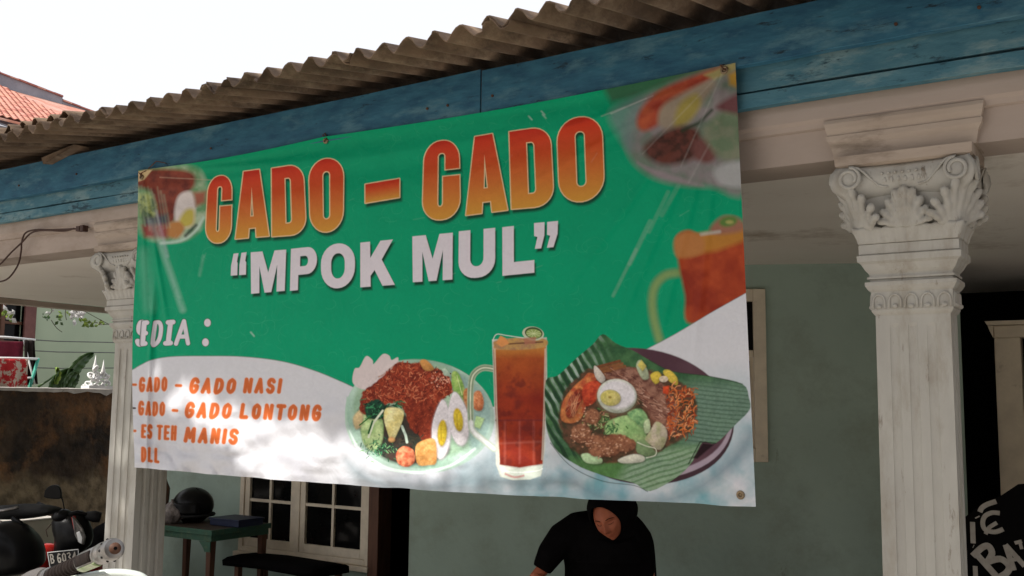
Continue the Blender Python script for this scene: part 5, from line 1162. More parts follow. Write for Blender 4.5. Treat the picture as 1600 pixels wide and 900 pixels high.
# ================================================================== person
def person():
    Y0 = 5.30
    root = empty('person', (0, 0, 0))
    d0_ = 5.95; rx = Vector((RGT.x, RGT.y, 0)).normalized(); fy = Vector((0, 0, 1)).cross(rx)
    def P(px, py, dep=0.0): return onD(px, py, d0_)+fy*dep
    hc_ = P(952, 808)                          # centre of the skull
    root.location = (hc_.x+fy.x*.2, hc_.y+fy.y*.2, .012)
    bpy.context.view_layer.update()
    tag(root, 'seated woman in a black headscarf and black dress looking down behind the banner', 'person')
    # head: sculpted lattice, built looking towards -Y then turned and tipped forward
    nth, nph = 64, 48; vs = []
    def surf(th, ph):                          # th around (0 = face centre), ph -pi/2..pi/2
        cx_, sx_ = math.cos(ph), math.sin(ph)
        x = .074*cx_*math.sin(th); y = -.094*cx_*math.cos(th); z = .117*sx_
        if z < 0 and y < 0: x *= 1-.30*(-z/.117)**1.6                                   # jaw narrows
        if y < 0:
            g_ = lambda cx2, cz2, wx_, wz_: math.exp(-((x-cx2)/wx_)**2-((z-cz2)/wz_)**2)
            d = 0
            d += .030*g_(0, -.018, .0115, .016)+.012*g_(0, .008, .008, .024)            # nose
            d += .005*(g_(-.012, -.024, .007, .007)+g_(.012, -.024, .007, .007))
            d -= .017*(g_(-.031, .014, .017, .011)+g_(.031, .014, .017, .011))           # sockets
            d += .007*(g_(-.031, .012, .011, .007)+g_(.031, .012, .011, .007))           # closed lids
            d += .007*(g_(-.030, .034, .020, .008)+g_(.030, .034, .020, .008))           # brow
            d += .009*(g_(-.042, -.018, .018, .02)+g_(.042, -.018, .018, .02))           # cheeks
            d += .010*g_(0, -.050, .020, .0065)+.009*g_(0, -.063, .017, .0065)-.006*g_(0, -.0565, .022, .0026)  # lips
            d += .012*g_(0, -.092, .020, .014)
            y -= d
        return Vector((x, y, z))
    yaw = YAW*0+math.atan2(rx.y, rx.x)-math.radians(19); tip = math.radians(26)
    Rm = (Matrix.Rotation(yaw, 3, 'Z') @ Matrix.Rotation(tip, 3, 'X') @ Matrix.Rotation(math.radians(-15), 3, 'Y'))*1.17
    hm = MB(); rs = []
    for j in range(nph+1):
        ph = -PI/2+PI*j/nph*.998+.003; rs.append([hc_+Rm @ surf(-PI+2*PI*i/nth, ph) for i in range(nth)])
    hm.rings(rs)
    z0 = .012
    def at0(px, py, dep): return P(px, py, dep)
    neck = P(966, 838, .07); chest = P(960, 872, .14); lap = P(955, 905, .12); hip = P(968, 905, .34); hip.z = .52; lap.z = .80
    hm.tube([hc_+fy*.04-Vector((0, 0, .04)), neck, P(962, 852, .10), chest, lap, hip], [.062, .058, .10, .13, .13, .15], 20)
    shL, shR = P(898, 838, .10), P(1006, 848, .12)
    elL = P(838, 900, -.02); haL = P(890, 945, -.26)
    elR = P(1016, 925, .02); haR = P(968, 952, -.22)
    for s_, e_, h_ in ((shL, elL, haL), (shR, elR, haR)):
        hm.tube([chest+Vector((0, 0, .06)), s_, (s_+e_)/2, e_, e_*.5+h_*.5, h_], [.07, .058, .048, .042, .037, .026], 14)
        d_ = (h_-e_).normalized(); sd_ = d_.cross(Vector((0, 0, 1))).normalized(); up_ = sd_.cross(d_)
        hm.tube([h_-d_*.01, h_+d_*.03, h_+d_*.075], [.028, .040, .036], 12, flat=.55)
        for q in range(4):
            o_ = h_+d_*.07+sd_*(-.028+.019*q); L_ = (.062, .072, .068, .052)[q]
            hm.tube([o_, o_+d_*L_*.45-up_*.008, o_+d_*L_*.8-up_*.026, o_+d_*L_*.95-up_*.042], [.0095, .009, .008, .0065], 8)
        k_ = 1 if s_ is shL else -1
        o_ = h_+d_*.02-sd_*.034*k_; hm.tube([o_, o_+d_*.03-sd_*.02*k_, o_+d_*.055-sd_*.022*k_-up_*.015], [.012, .010, .008], 8)
    for sx in (-1, 1):
        kn = hip+rx*.17*sx-fy*.44; kn.z = .52; ft = kn+fy*.04; ft.z = .10
        hm.tube([hip+rx*.08*sx, (hip+kn)/2+rx*.03*sx, kn, (kn+ft)/2, ft], [.10, .09, .065, .055, .04], 14)
        hm.tube([ft+fy*.05-Vector((0, 0, .035)), ft-fy*.04-Vector((0, 0, .035)), ft-fy*.15-Vector((0, 0, .052))], [.035, .045, .028], 12, flat=.8)
    body = hm.build('body', M['skin'], root, smooth=True)
    rm = body.modifiers.new('fuse', 'REMESH'); rm.mode = 'VOXEL'; rm.voxel_size = .0042; rm.use_smooth_shade = True
    # brows, lashes, lips as fine strokes on the face
    def onface(x, z, off=.001):
        ph = math.asin(max(-1, min(1, z/.117))); c_ = max(.05, math.cos(ph)); k_ = (1-.30*(-z/.117)**1.6) if z < 0 else 1
        th = math.asin(max(-1, min(1, x/(.074*c_*k_)))); p = surf(th, ph); return hc_+Rm @ (p+Vector((0, -off, 0)))
    for sx in (-1, 1):
        b = MB(); b.tube([onface(sx*a, z) for a, z in ((.014, .034), (.026, .038), (.040, .036), (.050, .029))], [.0018, .0024, .0022, .0012], 6); b.build('brow', M['black'], root, smooth=True)
        b = MB(); b.tube([onface(sx*a, z) for a, z in ((.018, .009), (.026, .006), (.036, .006), (.045, .010))], [.0010, .0014, .0014, .0008], 6); b.build('eyelashes', M['black'], root, smooth=True)
    b = MB(); b.tube([onface(a, z) for a, z in ((-.022, -.056), (-.011, -.0565), (0, -.058), (.011, -.0565), (.022, -.056))], [.0008, .0016, .0018, .0016, .0008], 6); b.build('mouth_line', M['brown'], root, smooth=True)
    # dress: wide black garment
    g_ = MB()
    def row(x0, x1, py, dep, dd, z=None, n=36):
        out_ = []
        for q in range(n):
            t = 2*PI*q/n; p = P((x0+x1)/2+(x1-x0)/2*math.cos(t), py, dep+dd*math.sin(t))
            if z is not None: p.z = z
            out_.append(p)
        return out_
    g_.rings([row(868, 1052, 900, .12, .34, z=.28), row(872, 1046, 900, .14, .33, z=.52), row(884, 1036, 900, .16, .22, z=.70), row(884, 1030, 890, .13, .19), row(880, 1028, 868, .12, .19), row(876, 1026, 850, .12, .18), row(880, 1021, 836, .11, .16), row(898, 1008, 818, .10, .13), row(925, 995, 805, .09, .10)])
    g_.tube([P(930, 822, .11), P(905, 827, .09), P(880, 843, .06), P(860, 866, .02), P(846, 890, .0)], [.085, .095, .095, .080, .058], 20)
    g_.tube([P(985, 830, .12), P(1000, 850, .11), P(1002, 880, .08), P(1002, 915, .04), P(990, 938, -.06)], [.08, .09, .09, .08, .06], 20)
    for sx in (-1, 1):
        kn = hip+rx*.17*sx-fy*.44; g_.tube([hip+rx*.10*sx, Vector((kn.x, kn.y, .54)), Vector((kn.x, kn.y, .14))], [.16, .13, .12], 18)
    dr = g_.build('dress', M['black'], root, smooth=True); rm = dr.modifiers.new('fuse', 'REMESH'); rm.mode = 'VOXEL'; rm.voxel_size = .012; rm.use_smooth_shade = True
    sm_ = dr.modifiers.new('soft', 'SMOOTH'); sm_.factor = .6; sm_.iterations = 6
    # headscarf: shell round the head open over the face, falling over the shoulders
    sc_ = MB(); n = 48; rs = []
    ax_f = Rm @ Vector((0, -1, 0)); ax_u = Rm @ Vector((0, 0, 1)); ax_r = Rm @ Vector((1, 0, 0))
    hood = []
    for i in range(12):                        # hoops from the face opening to the back of the head
        t = i/11; y = -.078+.19*t; w = .074+.052*math.sin(min(1, t*1.25)*PI*.55); h = .106+.026*math.sin(min(1, t*1.2)*PI*.55)
        if t > .7: k_ = math.sqrt(max(.02, 1-((t-.7)/.31)**2)); w *= k_; h *= k_
        ring_ = []
        for q in range(n):
            a = 2*PI*q/n; fx = w*math.sin(a)+(.016*t if t > .15 else 0)-(.020*max(0, math.cos(a-.7))**2 if i < 2 else 0); fz = h*math.cos(a)+.006
            if fz < 0: fx *= 1-.22*(-fz/h)
            yy = y-(.012*math.cos(a) if i < 3 else 0)+(.028*abs(math.sin(a))*(1-t) if i < 6 else 0)
            ring_.append(hc_+Rm @ Vector((fx, yy, fz)))
        hood.append(ring_)
    sc_.rings(hood, True, False)
    # cape part
    cape = []
    for i in range(10):
        t = i/9; cc = hc_+rx*(.030-.004*t)+fy*(.045+.04*t)-Vector((0, 0, .012+.245*t)); rX = .132+.092*t; rY = .112+.055*t
        row_ = []
        for q in range(n):
            a = 2*PI*q/n; fold = 1+.035*t*math.sin(a*7+1.3)+.02*t*math.sin(a*13)
            z = cc.z-.125*max(0, -math.sin(a))**.5*(1-t)
            q_ = cc+rx*(rX*fold*math.cos(a))+fy*(rY*fold*math.sin(a)); row_.append(Vector((q_.x, q_.y, z)))
        cape.append(row_)
    sc_.rings(cape, True, False)
    so_ = sc_.build('headscarf', M['black'], root, smooth=True); s_ = so_.modifiers.new('s', 'SOLIDIFY'); s_.thickness = .006; s_.offset = 1
    # stool
    st = empty('plastic_stool', (hip.x, hip.y, .012)); tag(st, 'dark plastic stool under the seated woman', 'stool'); bpy.context.view_layer.update()
    b = MB(); b.lathe([(.001, .37), (.155, .37), (.16, .385), (.15, .40), (.001, .40)], (hip.x, hip.y, .012), 20); b.build('seat', M['navy'], st)
    for sx in (-1, 1):
        for sy in (-1, 1): b = MB(); b.tube([(hip.x+sx*.11, hip.y+sy*.11, .385), (hip.x+sx*.15, hip.y+sy*.15, .013)], [.02, .016], 8); b.build('leg', M['navy'], st)
person()

# ================================================================== boundary wall, ledge and the neighbour's yard
XW = -11.0
bw = empty('boundary_wall', (XW-.08, 9, 0)); tag(bw, 'blackened concrete boundary wall with a pale worn top edge left of the porch', 'wall')
zt_w = onX(85, 606, XW).z
b = MB(); rs = []; rw = random.Random(8)
for i in range(61):
    y = 2.5+.22*i; e = rw.uniform(-.006, .006); rs.append([(XW-.16, y, 0), (XW, y, 0), (XW+e, y, zt_w*.5), (XW+e*.5, y, zt_w-.035), (XW-.16, y, zt_w-.035)])
b.rings(rs); b.build('wall_body', M['moss'], bw)
zl = onX(70, 745, XW).z
b = MB(); rs = []
for i in range(151):
    y = 2.5+.088*i; dn = rw.uniform(.0, .02)+(.07*max(0, math.sin(y*5.1)) if rw.random() < .35 else 0); rs.append([(XW-.18, y, zt_w-.034), (XW+.012, y, zt_w-.035-dn), (XW+.016, y, zt_w-.006), (XW, y, zt_w+rw.uniform(-.004, .004)), (XW-.17, y, zt_w)])
b.rings(rs); b.build('coping', M['coping'], bw)
p = onX(40, 812, -10.0); b = MB(); b.box(XW+.025, -10.0, 4.0, onX(87, 812, -10.0).y, 0, p.z-.02); lg = b.build('concrete_ledge', M['conc'], bevel=.01); tag(lg, 'low rendered concrete ledge behind the parked motorbikes', 'ledge')
b = MB(); b.box(XW+.025, -9.985, 3.99, onX(87, 812, -10.0).y+.01, p.z-.019, p.z); b.build('slab', M['coping'], lg, bevel=.006)
# neighbour's green house
XN = -14.0
nb = empty('neighbour_house', (XN-1, 10, 0)); tag(nb, 'sunless pale green neighbour house with brown window behind the boundary wall', 'house')
nwy0, nwy1 = onX(-30, 500, XN).y, onX(37, 500, XN).y; nzb = onX(20, 533, XN).z
b = MB(); 
for (ya, yb_, za, zb_) in ((3, nwy0, 0, 4.3), (nwy1, 20, 0, 4.3), (nwy0, nwy1, 0, nzb), (nwy0, nwy1, 3.55, 4.3)): b.box(XN-.15, XN, ya, yb_, za, zb_)
b.build('wall', M['ngreen'], nb)
b = MB(); b.box(XN-.06, XN+.04, nwy1-.0, nwy1+.17, nzb-.06, 3.6); b.box(XN-.06, XN+.04, nwy0-.1, nwy0, nzb-.06, 3.6); b.box(XN-.06, XN+.04, nwy0, nwy1, nzb-.06, nzb); 
wn_ = b.build('window', M['nbrown'], nb)
b = MB(); b.box(XN-.1, XN-.09, nwy0, nwy1, nzb, 3.55); b.build('pane', M['glass'], wn_)
b = MB(); ym = nwy1-.30; b.box(XN-.08, XN-.02, ym-.03, ym+.03, nzb, 3.55); zb2 = onX(20, 504, XN).z; b.box(XN-.085, XN-.03, nwy0, ym-.03, zb2-.02, zb2+.02); b.box(XN-.085, XN-.03, ym+.03, nwy1, zb2-.02, zb2+.02); b.build('glazing_bar', M['brown'], wn_)
# wash lines
for j, (ya, yb_, lab) in enumerate(((528, 535, 'topmost of the three grey lines strung before the green neighbour wall'), (545.5, 551, 'middle of the three grey lines strung before the green neighbour wall'), (573, 575, 'lowest of the three grey lines strung before the green neighbour wall'))):
    p, q = onX(0, ya, -13.6), onX(172, yb_, -13.6); d_ = q-p; b = MB(); b.tube([p-d_*.8+Vector((0, 0, .0)), p+d_*.1, p+d_*.5+Vector((0, 0, -.015)), q, q+d_*.5], .009, 6); o = b.build('wash_line', M['line'], smooth=True); tag(o, lab, 'wash line', 'wash lines before the neighbour house')
# drying rack with cloths
XR = -12.3
rk = empty('drying_rack', tuple(onX(30, 600, XR).xy)+(0,)); tag(rk, 'teal and white tubular drying rack behind the boundary wall', 'rack'); bpy.context.view_layer.update()
def rt_(name, pts, r, m, par): b = MB(); b.tube([onX(x, y, XR+dx) for x, y, dx in pts], r, 8); return b.build(name, m, par, smooth=True)
rt_('rail', [(-30, 525, 0), (12, 527, 0), (55, 531, 0)], .014, M['white'], rk); rt_('rail', [(-30, 559, .25), (30, 560, .25), (61, 561, .25)], .016, M['white'], rk)
rt_('rail', [(36, 591, .25), (52, 590, .25)], .013, M['white'], rk)
a_ = onX(60, 560, XR+.25); b = MB(); b.tube([a_, onX(46, 606, XR+.25), (onX(30, 660, XR+.25))], .02, 8); b.build('leg', M['teal'], rk, smooth=True)
b = MB(); b.tube([onX(37, 530, XR), onX(44, 560, XR+.1), onX(54, 600, XR+.25)], .012, 8); b.build('leg', M['white'], rk, smooth=True)
def cloth(name, poly4, m, lab, cat, amp=.02, fr=5, dx=.03):
    (x0, y0), (x1, y1), (x2, y2), (x3, y3) = poly4; n1, n2 = 24, 12; rows = []
    for j in range(n2+1):
        t = j/n2; row = []
        for i in range(n1+1):
            s = i/n1; px_ = (1-t)*((1-s)*x0+s*x1)+t*((1-s)*x3+s*x2); py_ = (1-t)*((1-s)*y0+s*y1)+t*((1-s)*y3+s*y2)
            p = onX(px_, py_, XR+dx); p.x += amp*math.sin(s*PI*fr+t)*(.3+t); row.append(p)
        rows.append(row)
    b = MB(); b.rings(rows, closed=False, caps=False); o = b.build(name, m, smooth=True); sd = o.modifiers.new('s', 'SOLIDIFY'); sd.thickness = .008; tag(o, lab, cat)
cloth('maroon_towel', [(-40, 533), (36, 534), (36, 562), (-40, 562)], M['maroon'], 'maroon towel hung on the upper rail of the drying rack', 'towel')
cloth('dark_shirt', [(38, 531), (54, 532), (57, 600), (38, 602)], M['leather'], 'dark grey garment hung beside the maroon towel', 'shirt', .03, 4, .08)
cloth('printed_cloth', [(-40, 560), (44, 561), (40, 612), (-40, 612)], M['redcloth'], 'red and cream printed cloth on the lower rail of the rack', 'cloth', .03, 6, .29)
# broad-leaved plant
XP = -12.0
pl = empty('banana_plant', tuple(onX(88, 600, XP).xy)+(0,)); tag(pl, 'dark broad-leaved plant rising above the boundary wall', 'plant'); bpy.context.view_layer.update()
def bleaf(spine, wid, name='leaf', m=M['leafd']):
    pts = sm(spine, 5); rows = []; n = len(pts)
    for i, (x, y) in enumerate(pts):
        t = i/(n-1); dx_, dy_ = (pts[min(i+1, n-1)][0]-pts[max(i-1, 0)][0], pts[min(i+1, n-1)][1]-pts[max(i-1, 0)][1]); L = math.hypot(dx_, dy_); nx, ny = -dy_/L, dx_/L
        w = wid*math.sin(PI*min(1, .06+t*.96))**.6; row = []
        for k in range(-3, 4): p = onX(x+nx*w*k/3, y+ny*w*k/3, XP); p.x += .05*abs(k)/3-.012*math.sin(t*40)*abs(k)/3; row.append(p)
        rows.append(row)
    b = MB(); b.rings(rows, closed=False, caps=False); o = b.build(name, m, pl, smooth=True); sd = o.modifiers.new('s', 'SOLIDIFY'); sd.thickness = .004
bleaf([(98, 612), (106, 590), (118, 572), (130, 560), (144, 551)], 9); bleaf([(78, 618), (84, 604), (96, 588), (112, 577)], 12); bleaf([(96, 620), (102, 604), (112, 590), (120, 584)], 11, m=M['leafd'])
bleaf([(84, 600), (88, 586), (86, 574)], 4, m=M['leafy'])
b = MB(); p = onX(92, 612, XP); b.tube([(p.x, p.y, 0), (p.x, p.y, 1.0), (p.x, p.y+.03, p.z)], [.05, .04, .03], 8); b.tube([onX(60, 604, XP), onX(76, 594, XP), onX(86, 586, XP)], [.016, .012, .01], 6); b.build('stem', M['leafd'], pl, smooth=True)
# white scrolled finial on the wall
fc = onX(152, 603, XW-.09)
fn = empty('scroll_finial', (XW-.09, fc.y, zt_w)); tag(fn, 'white plaster scrollwork ornament on top of the boundary wall', 'ornament'); bpy.context.view_layer.update()
rf_ = random.Random(6); k_ = (onX(160, 600, XW).y-onX(150, 600, XW).y)/10
for cx_, cz_, rr_2, tt in ((-14, 6, 5, 1), (-6, 8, 6, 0), (4, 7, 6, 1), (13, 6, 5, 0), (-10, 17, 5, 0), (0, 19, 6, 1), (9, 18, 5, 0), (-4, 28, 4.5, 1), (15, 16, 4, 1)):
    b = MB(); sp = [(XW-.09+.03*math.sin(q*.5+cx_), fc.y+(cx_+rr_2*(1-q/22*.7)*math.cos(q*.45+tt*PI))*k_, zt_w+(cz_+rr_2*(1-q/22*.7)*math.sin(q*.45+tt*PI))*k_) for q in range(22)]
    b.tube(sp, [.016-.0004*q for q in range(22)], 7); b.build('scroll', M['flower'], fn, smooth=True)
for cx_, h_ in ((-5, 38), (8, 32)):
    b = MB(); b.lathe([(.018, 0), (.028, .05), (.012, .12), (.001, .2)], (XW-.09, fc.y+cx_*k_, zt_w+(h_-14)*k_), 8); b.build('spike', M['flower'], fn, smooth=True)
b = MB(); b.box(XW-.17, XW-.01, fc.y-19*k_, fc.y+20*k_, zt_w, zt_w+.035); b.build('foot', M['flower'], fn)
# flowering vine hanging under the edge beam
XV = -10.75
vine = empty('flowering_vine', tuple(onX(110, 490, XV))); tag(vine, 'thin hanging vine with white flowers and lime leaves below the ceiling edge', 'vine'); bpy.context.view_layer.update()
V = lambda x, y, dx=0.0: onX(x, y, XV+dx)
b = MB()
for pts in ([(128, 484), (148, 495), (172, 508)], [(78, 480), (81, 486), (72, 496), (66, 495)], [(80, 500), (88, 512), (97, 519)], [(172, 506), (160, 507), (150, 504), (138, 505)], [(103, 483), (102, 490), (104, 500)], [(118, 485), (126, 496), (134, 505)], [(-6, 470), (4, 484), (10, 492), (22, 496)], [(0, 498), (8, 492)]):
    b.tube([V(*p) for p in sm(pts, 4)], .004, 5)
b.build('stem', M['bark'], vine)
rv = random.Random(2)
def vleaf(x, y, s, m, name):
    p = V(x, y, rv.uniform(-.06, .06)); a = rv.uniform(0, 2*PI); d1 = Vector((rv.uniform(-.4, .4), math.cos(a), math.sin(a))).normalized(); d2 = Vector((1, rv.uniform(-.6, .6), rv.uniform(-.6, .6))).cross(d1).normalized()
    b = MB(); b.add([p, p+d1*s*.5+d2*s*.35, p+d1*s, p+d1*s*.5-d2*s*.35, p+d1*s*.5+d1.cross(d2)*s*.1], [(0, 1, 4), (1, 2, 4), (2, 3, 4), (3, 0, 4)]); b.build(name, m, vine)
for cx_, cy2, n_, m, s in ((102, 493, 7, 'leafy', .06), (132, 504, 12, 'leafy', .06), (145, 504, 6, 'leafy', .05), (156, 506, 7, 'leafy', .045), (90, 501, 5, 'leafd', .05), (72, 493, 4, 'leafd', .045), (6, 487, 8, 'leafy', .055), (18, 494, 5, 'leafy', .05), (122, 493, 14, 'flower', .08), (114, 490, 6, 'flower', .07), (15, 491, 9, 'flower', .075), (80, 486, 4, 'flower', .035), (162, 505, 3, 'flower', .035)):
    for q in range(n_): vleaf(cx_+rv.gauss(0, 4), cy2+rv.gauss(0, 3.2), s*rv.uniform(.8, 1.3), M[m], 'petal' if m == 'flower' else 'leaf')

# tiled roof house far left
XT = -25.0; TP = .44
th_ = empty('tiled_house', (XT-3, 16, 0)); tag(th_, 'distant house with a red clay tile roof and grey parapet', 'house')
bpy.context.view_layer.update()
srows = 27; sT = .265*srows; XRG = XT-sT*math.cos(math.atan(TP)); zR_ = onX(60, 151, XRG).z; zE = zR_-sT*math.sin(math.atan(TP))
def roofpt(y, s): return Vector((XT-s*math.cos(math.atan(TP)), y, zE+s*math.sin(math.atan(TP))))
b = MB(); b.box(XT-8, XT-.5, 10, 23.5, 0, zE-.1); b.build('wall', M['grey'], th_)
rf = empty('roof', (XT-2, 16, zE)); rf.parent = th_; rf.matrix_parent_inverse = parent_inv(th_); bpy.context.view_layer.update()
# one S-shaped tile in roof coordinates: along y (width .205), up the slope (.30)
tv = MB(); prof = [(-.105, .012), (-.085, -.004), (-.055, -.012), (-.02, -.006), (.01, .018), (.045, .034), (.075, .026), (.10, .006)]
upv = Vector((-math.cos(math.atan(TP)), 0, math.sin(math.atan(TP)))); nv = Vector((math.sin(math.atan(TP)), 0, math.cos(math.atan(TP))))
def tp(yy, s, h): return Vector((0, yy, 0))+upv*s+nv*h
r1 = [tp(y, 0, h+.030) for y, h in prof]; r2_ = [tp(y, .34, h) for y, h in prof]; r3 = [tp(y, 0, h+.006) for y, h in prof]
tv.rings([r3, r1, r2_], closed=False, caps=False)
tile0 = tv.build('tile', M['tile'], None); tile0.location = (0, 0, 0)
tm = [M['tile'], mat('red_clay_tile_pale', (0.47, 0.22, 0.17), (0.40, 0.16, 0.12), 0.8, 3, .2), mat('red_clay_tile_dark', (0.33, 0.12, 0.09), (0.26, 0.09, 0.07), 0.8, 3, .2)]
tmeshes = [tile0.data]+[tile0.data.copy(), tile0.data.copy()]
for q in (1, 2): tmeshes[q].materials.clear(); tmeshes[q].materials.append(tm[q])
first = True; rtl = random.Random(9); ntile = 0
yR0, yR1 = onX(-12, 200, XT).y, onX(135, 200, XT-1).y+.6
inv = parent_inv(rf)
for j in range(srows):
    for i in range(int((yR1-yR0)/.205)):
        y = yR0+.205*i+(.10 if j % 2 else 0); P0 = roofpt(y, .265*j)
        rel = P0-Vector((0, 0, H0)); dpt = rel.dot(FWD); pxx = 800+F_PX*rel.dot(RGT)/dpt; pyy = 450-F_PX*rel.dot(UPV)/dpt
        if pxx < -12 or pxx > 150 or pyy > 216 or ntile >= 299: continue
        o = tile0 if first else tile0.copy()
        if not first: col.objects.link(o)
        first = False; o.data = tmeshes[rtl.choice([0, 0, 1, 1, 2])]; o.parent = rf; o.matrix_parent_inverse = inv; o.location = P0+nv*rtl.uniform(0, .006); ntile += 1
print('tiles', ntile)
b = MB(); b.hexa([roofpt(10, -.1)-nv*.03, roofpt(23.2, -.1)-nv*.03, roofpt(23.2, -.1)-nv*.08, roofpt(10, -.1)-nv*.08], [roofpt(10, sT)-nv*.03, roofpt(23.2, sT)-nv*.03, roofpt(23.2, sT)-nv*.08, roofpt(10, sT)-nv*.08]); b.build('roof_deck', M['tile'], rf)
# grey parapet with tile cap descending along the far side
XQ = XRG-.03
b = MB(); t1 = [onX(-30, 104, XQ), onX(98, 152, XQ)]; 
b.hexa([(XQ-.2, t1[0].y, t1[0].z-1.6), (XQ, t1[0].y, t1[0].z-1.6), (XQ, t1[1].y, t1[1].z-1.6), (XQ-.2, t1[1].y, t1[1].z-1.6)], [(XQ-.2, t1[0].y, t1[0].z), (XQ, t1[0].y, t1[0].z), (XQ, t1[1].y, t1[1].z), (XQ-.2, t1[1].y, t1[1].z)])
t2 = [onX(98, 158, XQ), onX(152, 178, XQ)]
b.hexa([(XQ-.2, t2[0].y, t2[0].z-1.4), (XQ, t2[0].y, t2[0].z-1.4), (XQ, t2[1].y, t2[1].z-1.4), (XQ-.2, t2[1].y, t2[1].z-1.4)], [(XQ-.2, t2[0].y, t2[0].z), (XQ, t2[0].y, t2[0].z), (XQ, t2[1].y, t2[1].z), (XQ-.2, t2[1].y, t2[1].z)])
b.build('parapet', M['grey'], rf)
rtl2 = random.Random(2)
for (a_, c_) in (t1, t2):
    L_ = (c_-a_).length; n_ = max(2, int(L_/.30)); d_ = (c_-a_)/n_
    for q in range(n_):
        b = MB(); p0 = a_+d_*q; p1 = a_+d_*(q+.97); h_ = .05+rtl2.uniform(0, .02); w_ = .06
        b.prism([(XQ-.25, p0.y, p0.z+.0), (XQ+w_, p0.y, p0.z), (XQ+w_-.02, p0.y, p0.z+h_), (XQ-.1, p0.y, p0.z+h_+.04), (XQ-.24, p0.y, p0.z+h_)], p1-p0); b.build('cap_tile', tm[2] if q % 3 else tm[0], rf)

# ================================================================== motorbikes
def strokes(mb, polys, f, hw, n, th):
    """raised ribbons: f(x,y) -> point, n = normal"""
    for P in polys:
        pts = [f(*p) for p in P]
        for a, b_ in zip(pts[:-1], pts[1:]):
            d = (b_-a).normalized(); s = n.cross(d).normalized()*hw; a2 = a-d*hw*.7; b2 = b_+d*hw*.7
            mb.hexa([a2-s, b2-s, b2+s, a2+s], [a2-s+n*th, b2-s+n*th, b2+s+n*th, a2+s+n*th])
SG = {'B': [[(.1, 0), (.1, 1), (.7, .98), (.9, .76), (.65, .5), (.1, .5)], [(.65, .5), (.82, .26), (.6, .02), (.1, 0)]], '6': [[(.85, .1), (.5, 0), (.15, .3), (.1, .7), (.3, 1), (.75, .98), (.9, .7), (.7, .48), (.2, .52)]],
      '0': [[(.5, 0), (.12, .2), (.12, .8), (.5, 1), (.88, .8), (.88, .2), (.5, 0)]], '3': [[(.1, .08), (.6, 0), (.88, .22), (.45, .48), (.9, .75), (.6, 1), (.1, .92)]], '4': [[(.75, 1), (.75, 0), (.08, .68), (.95, .68)]]}
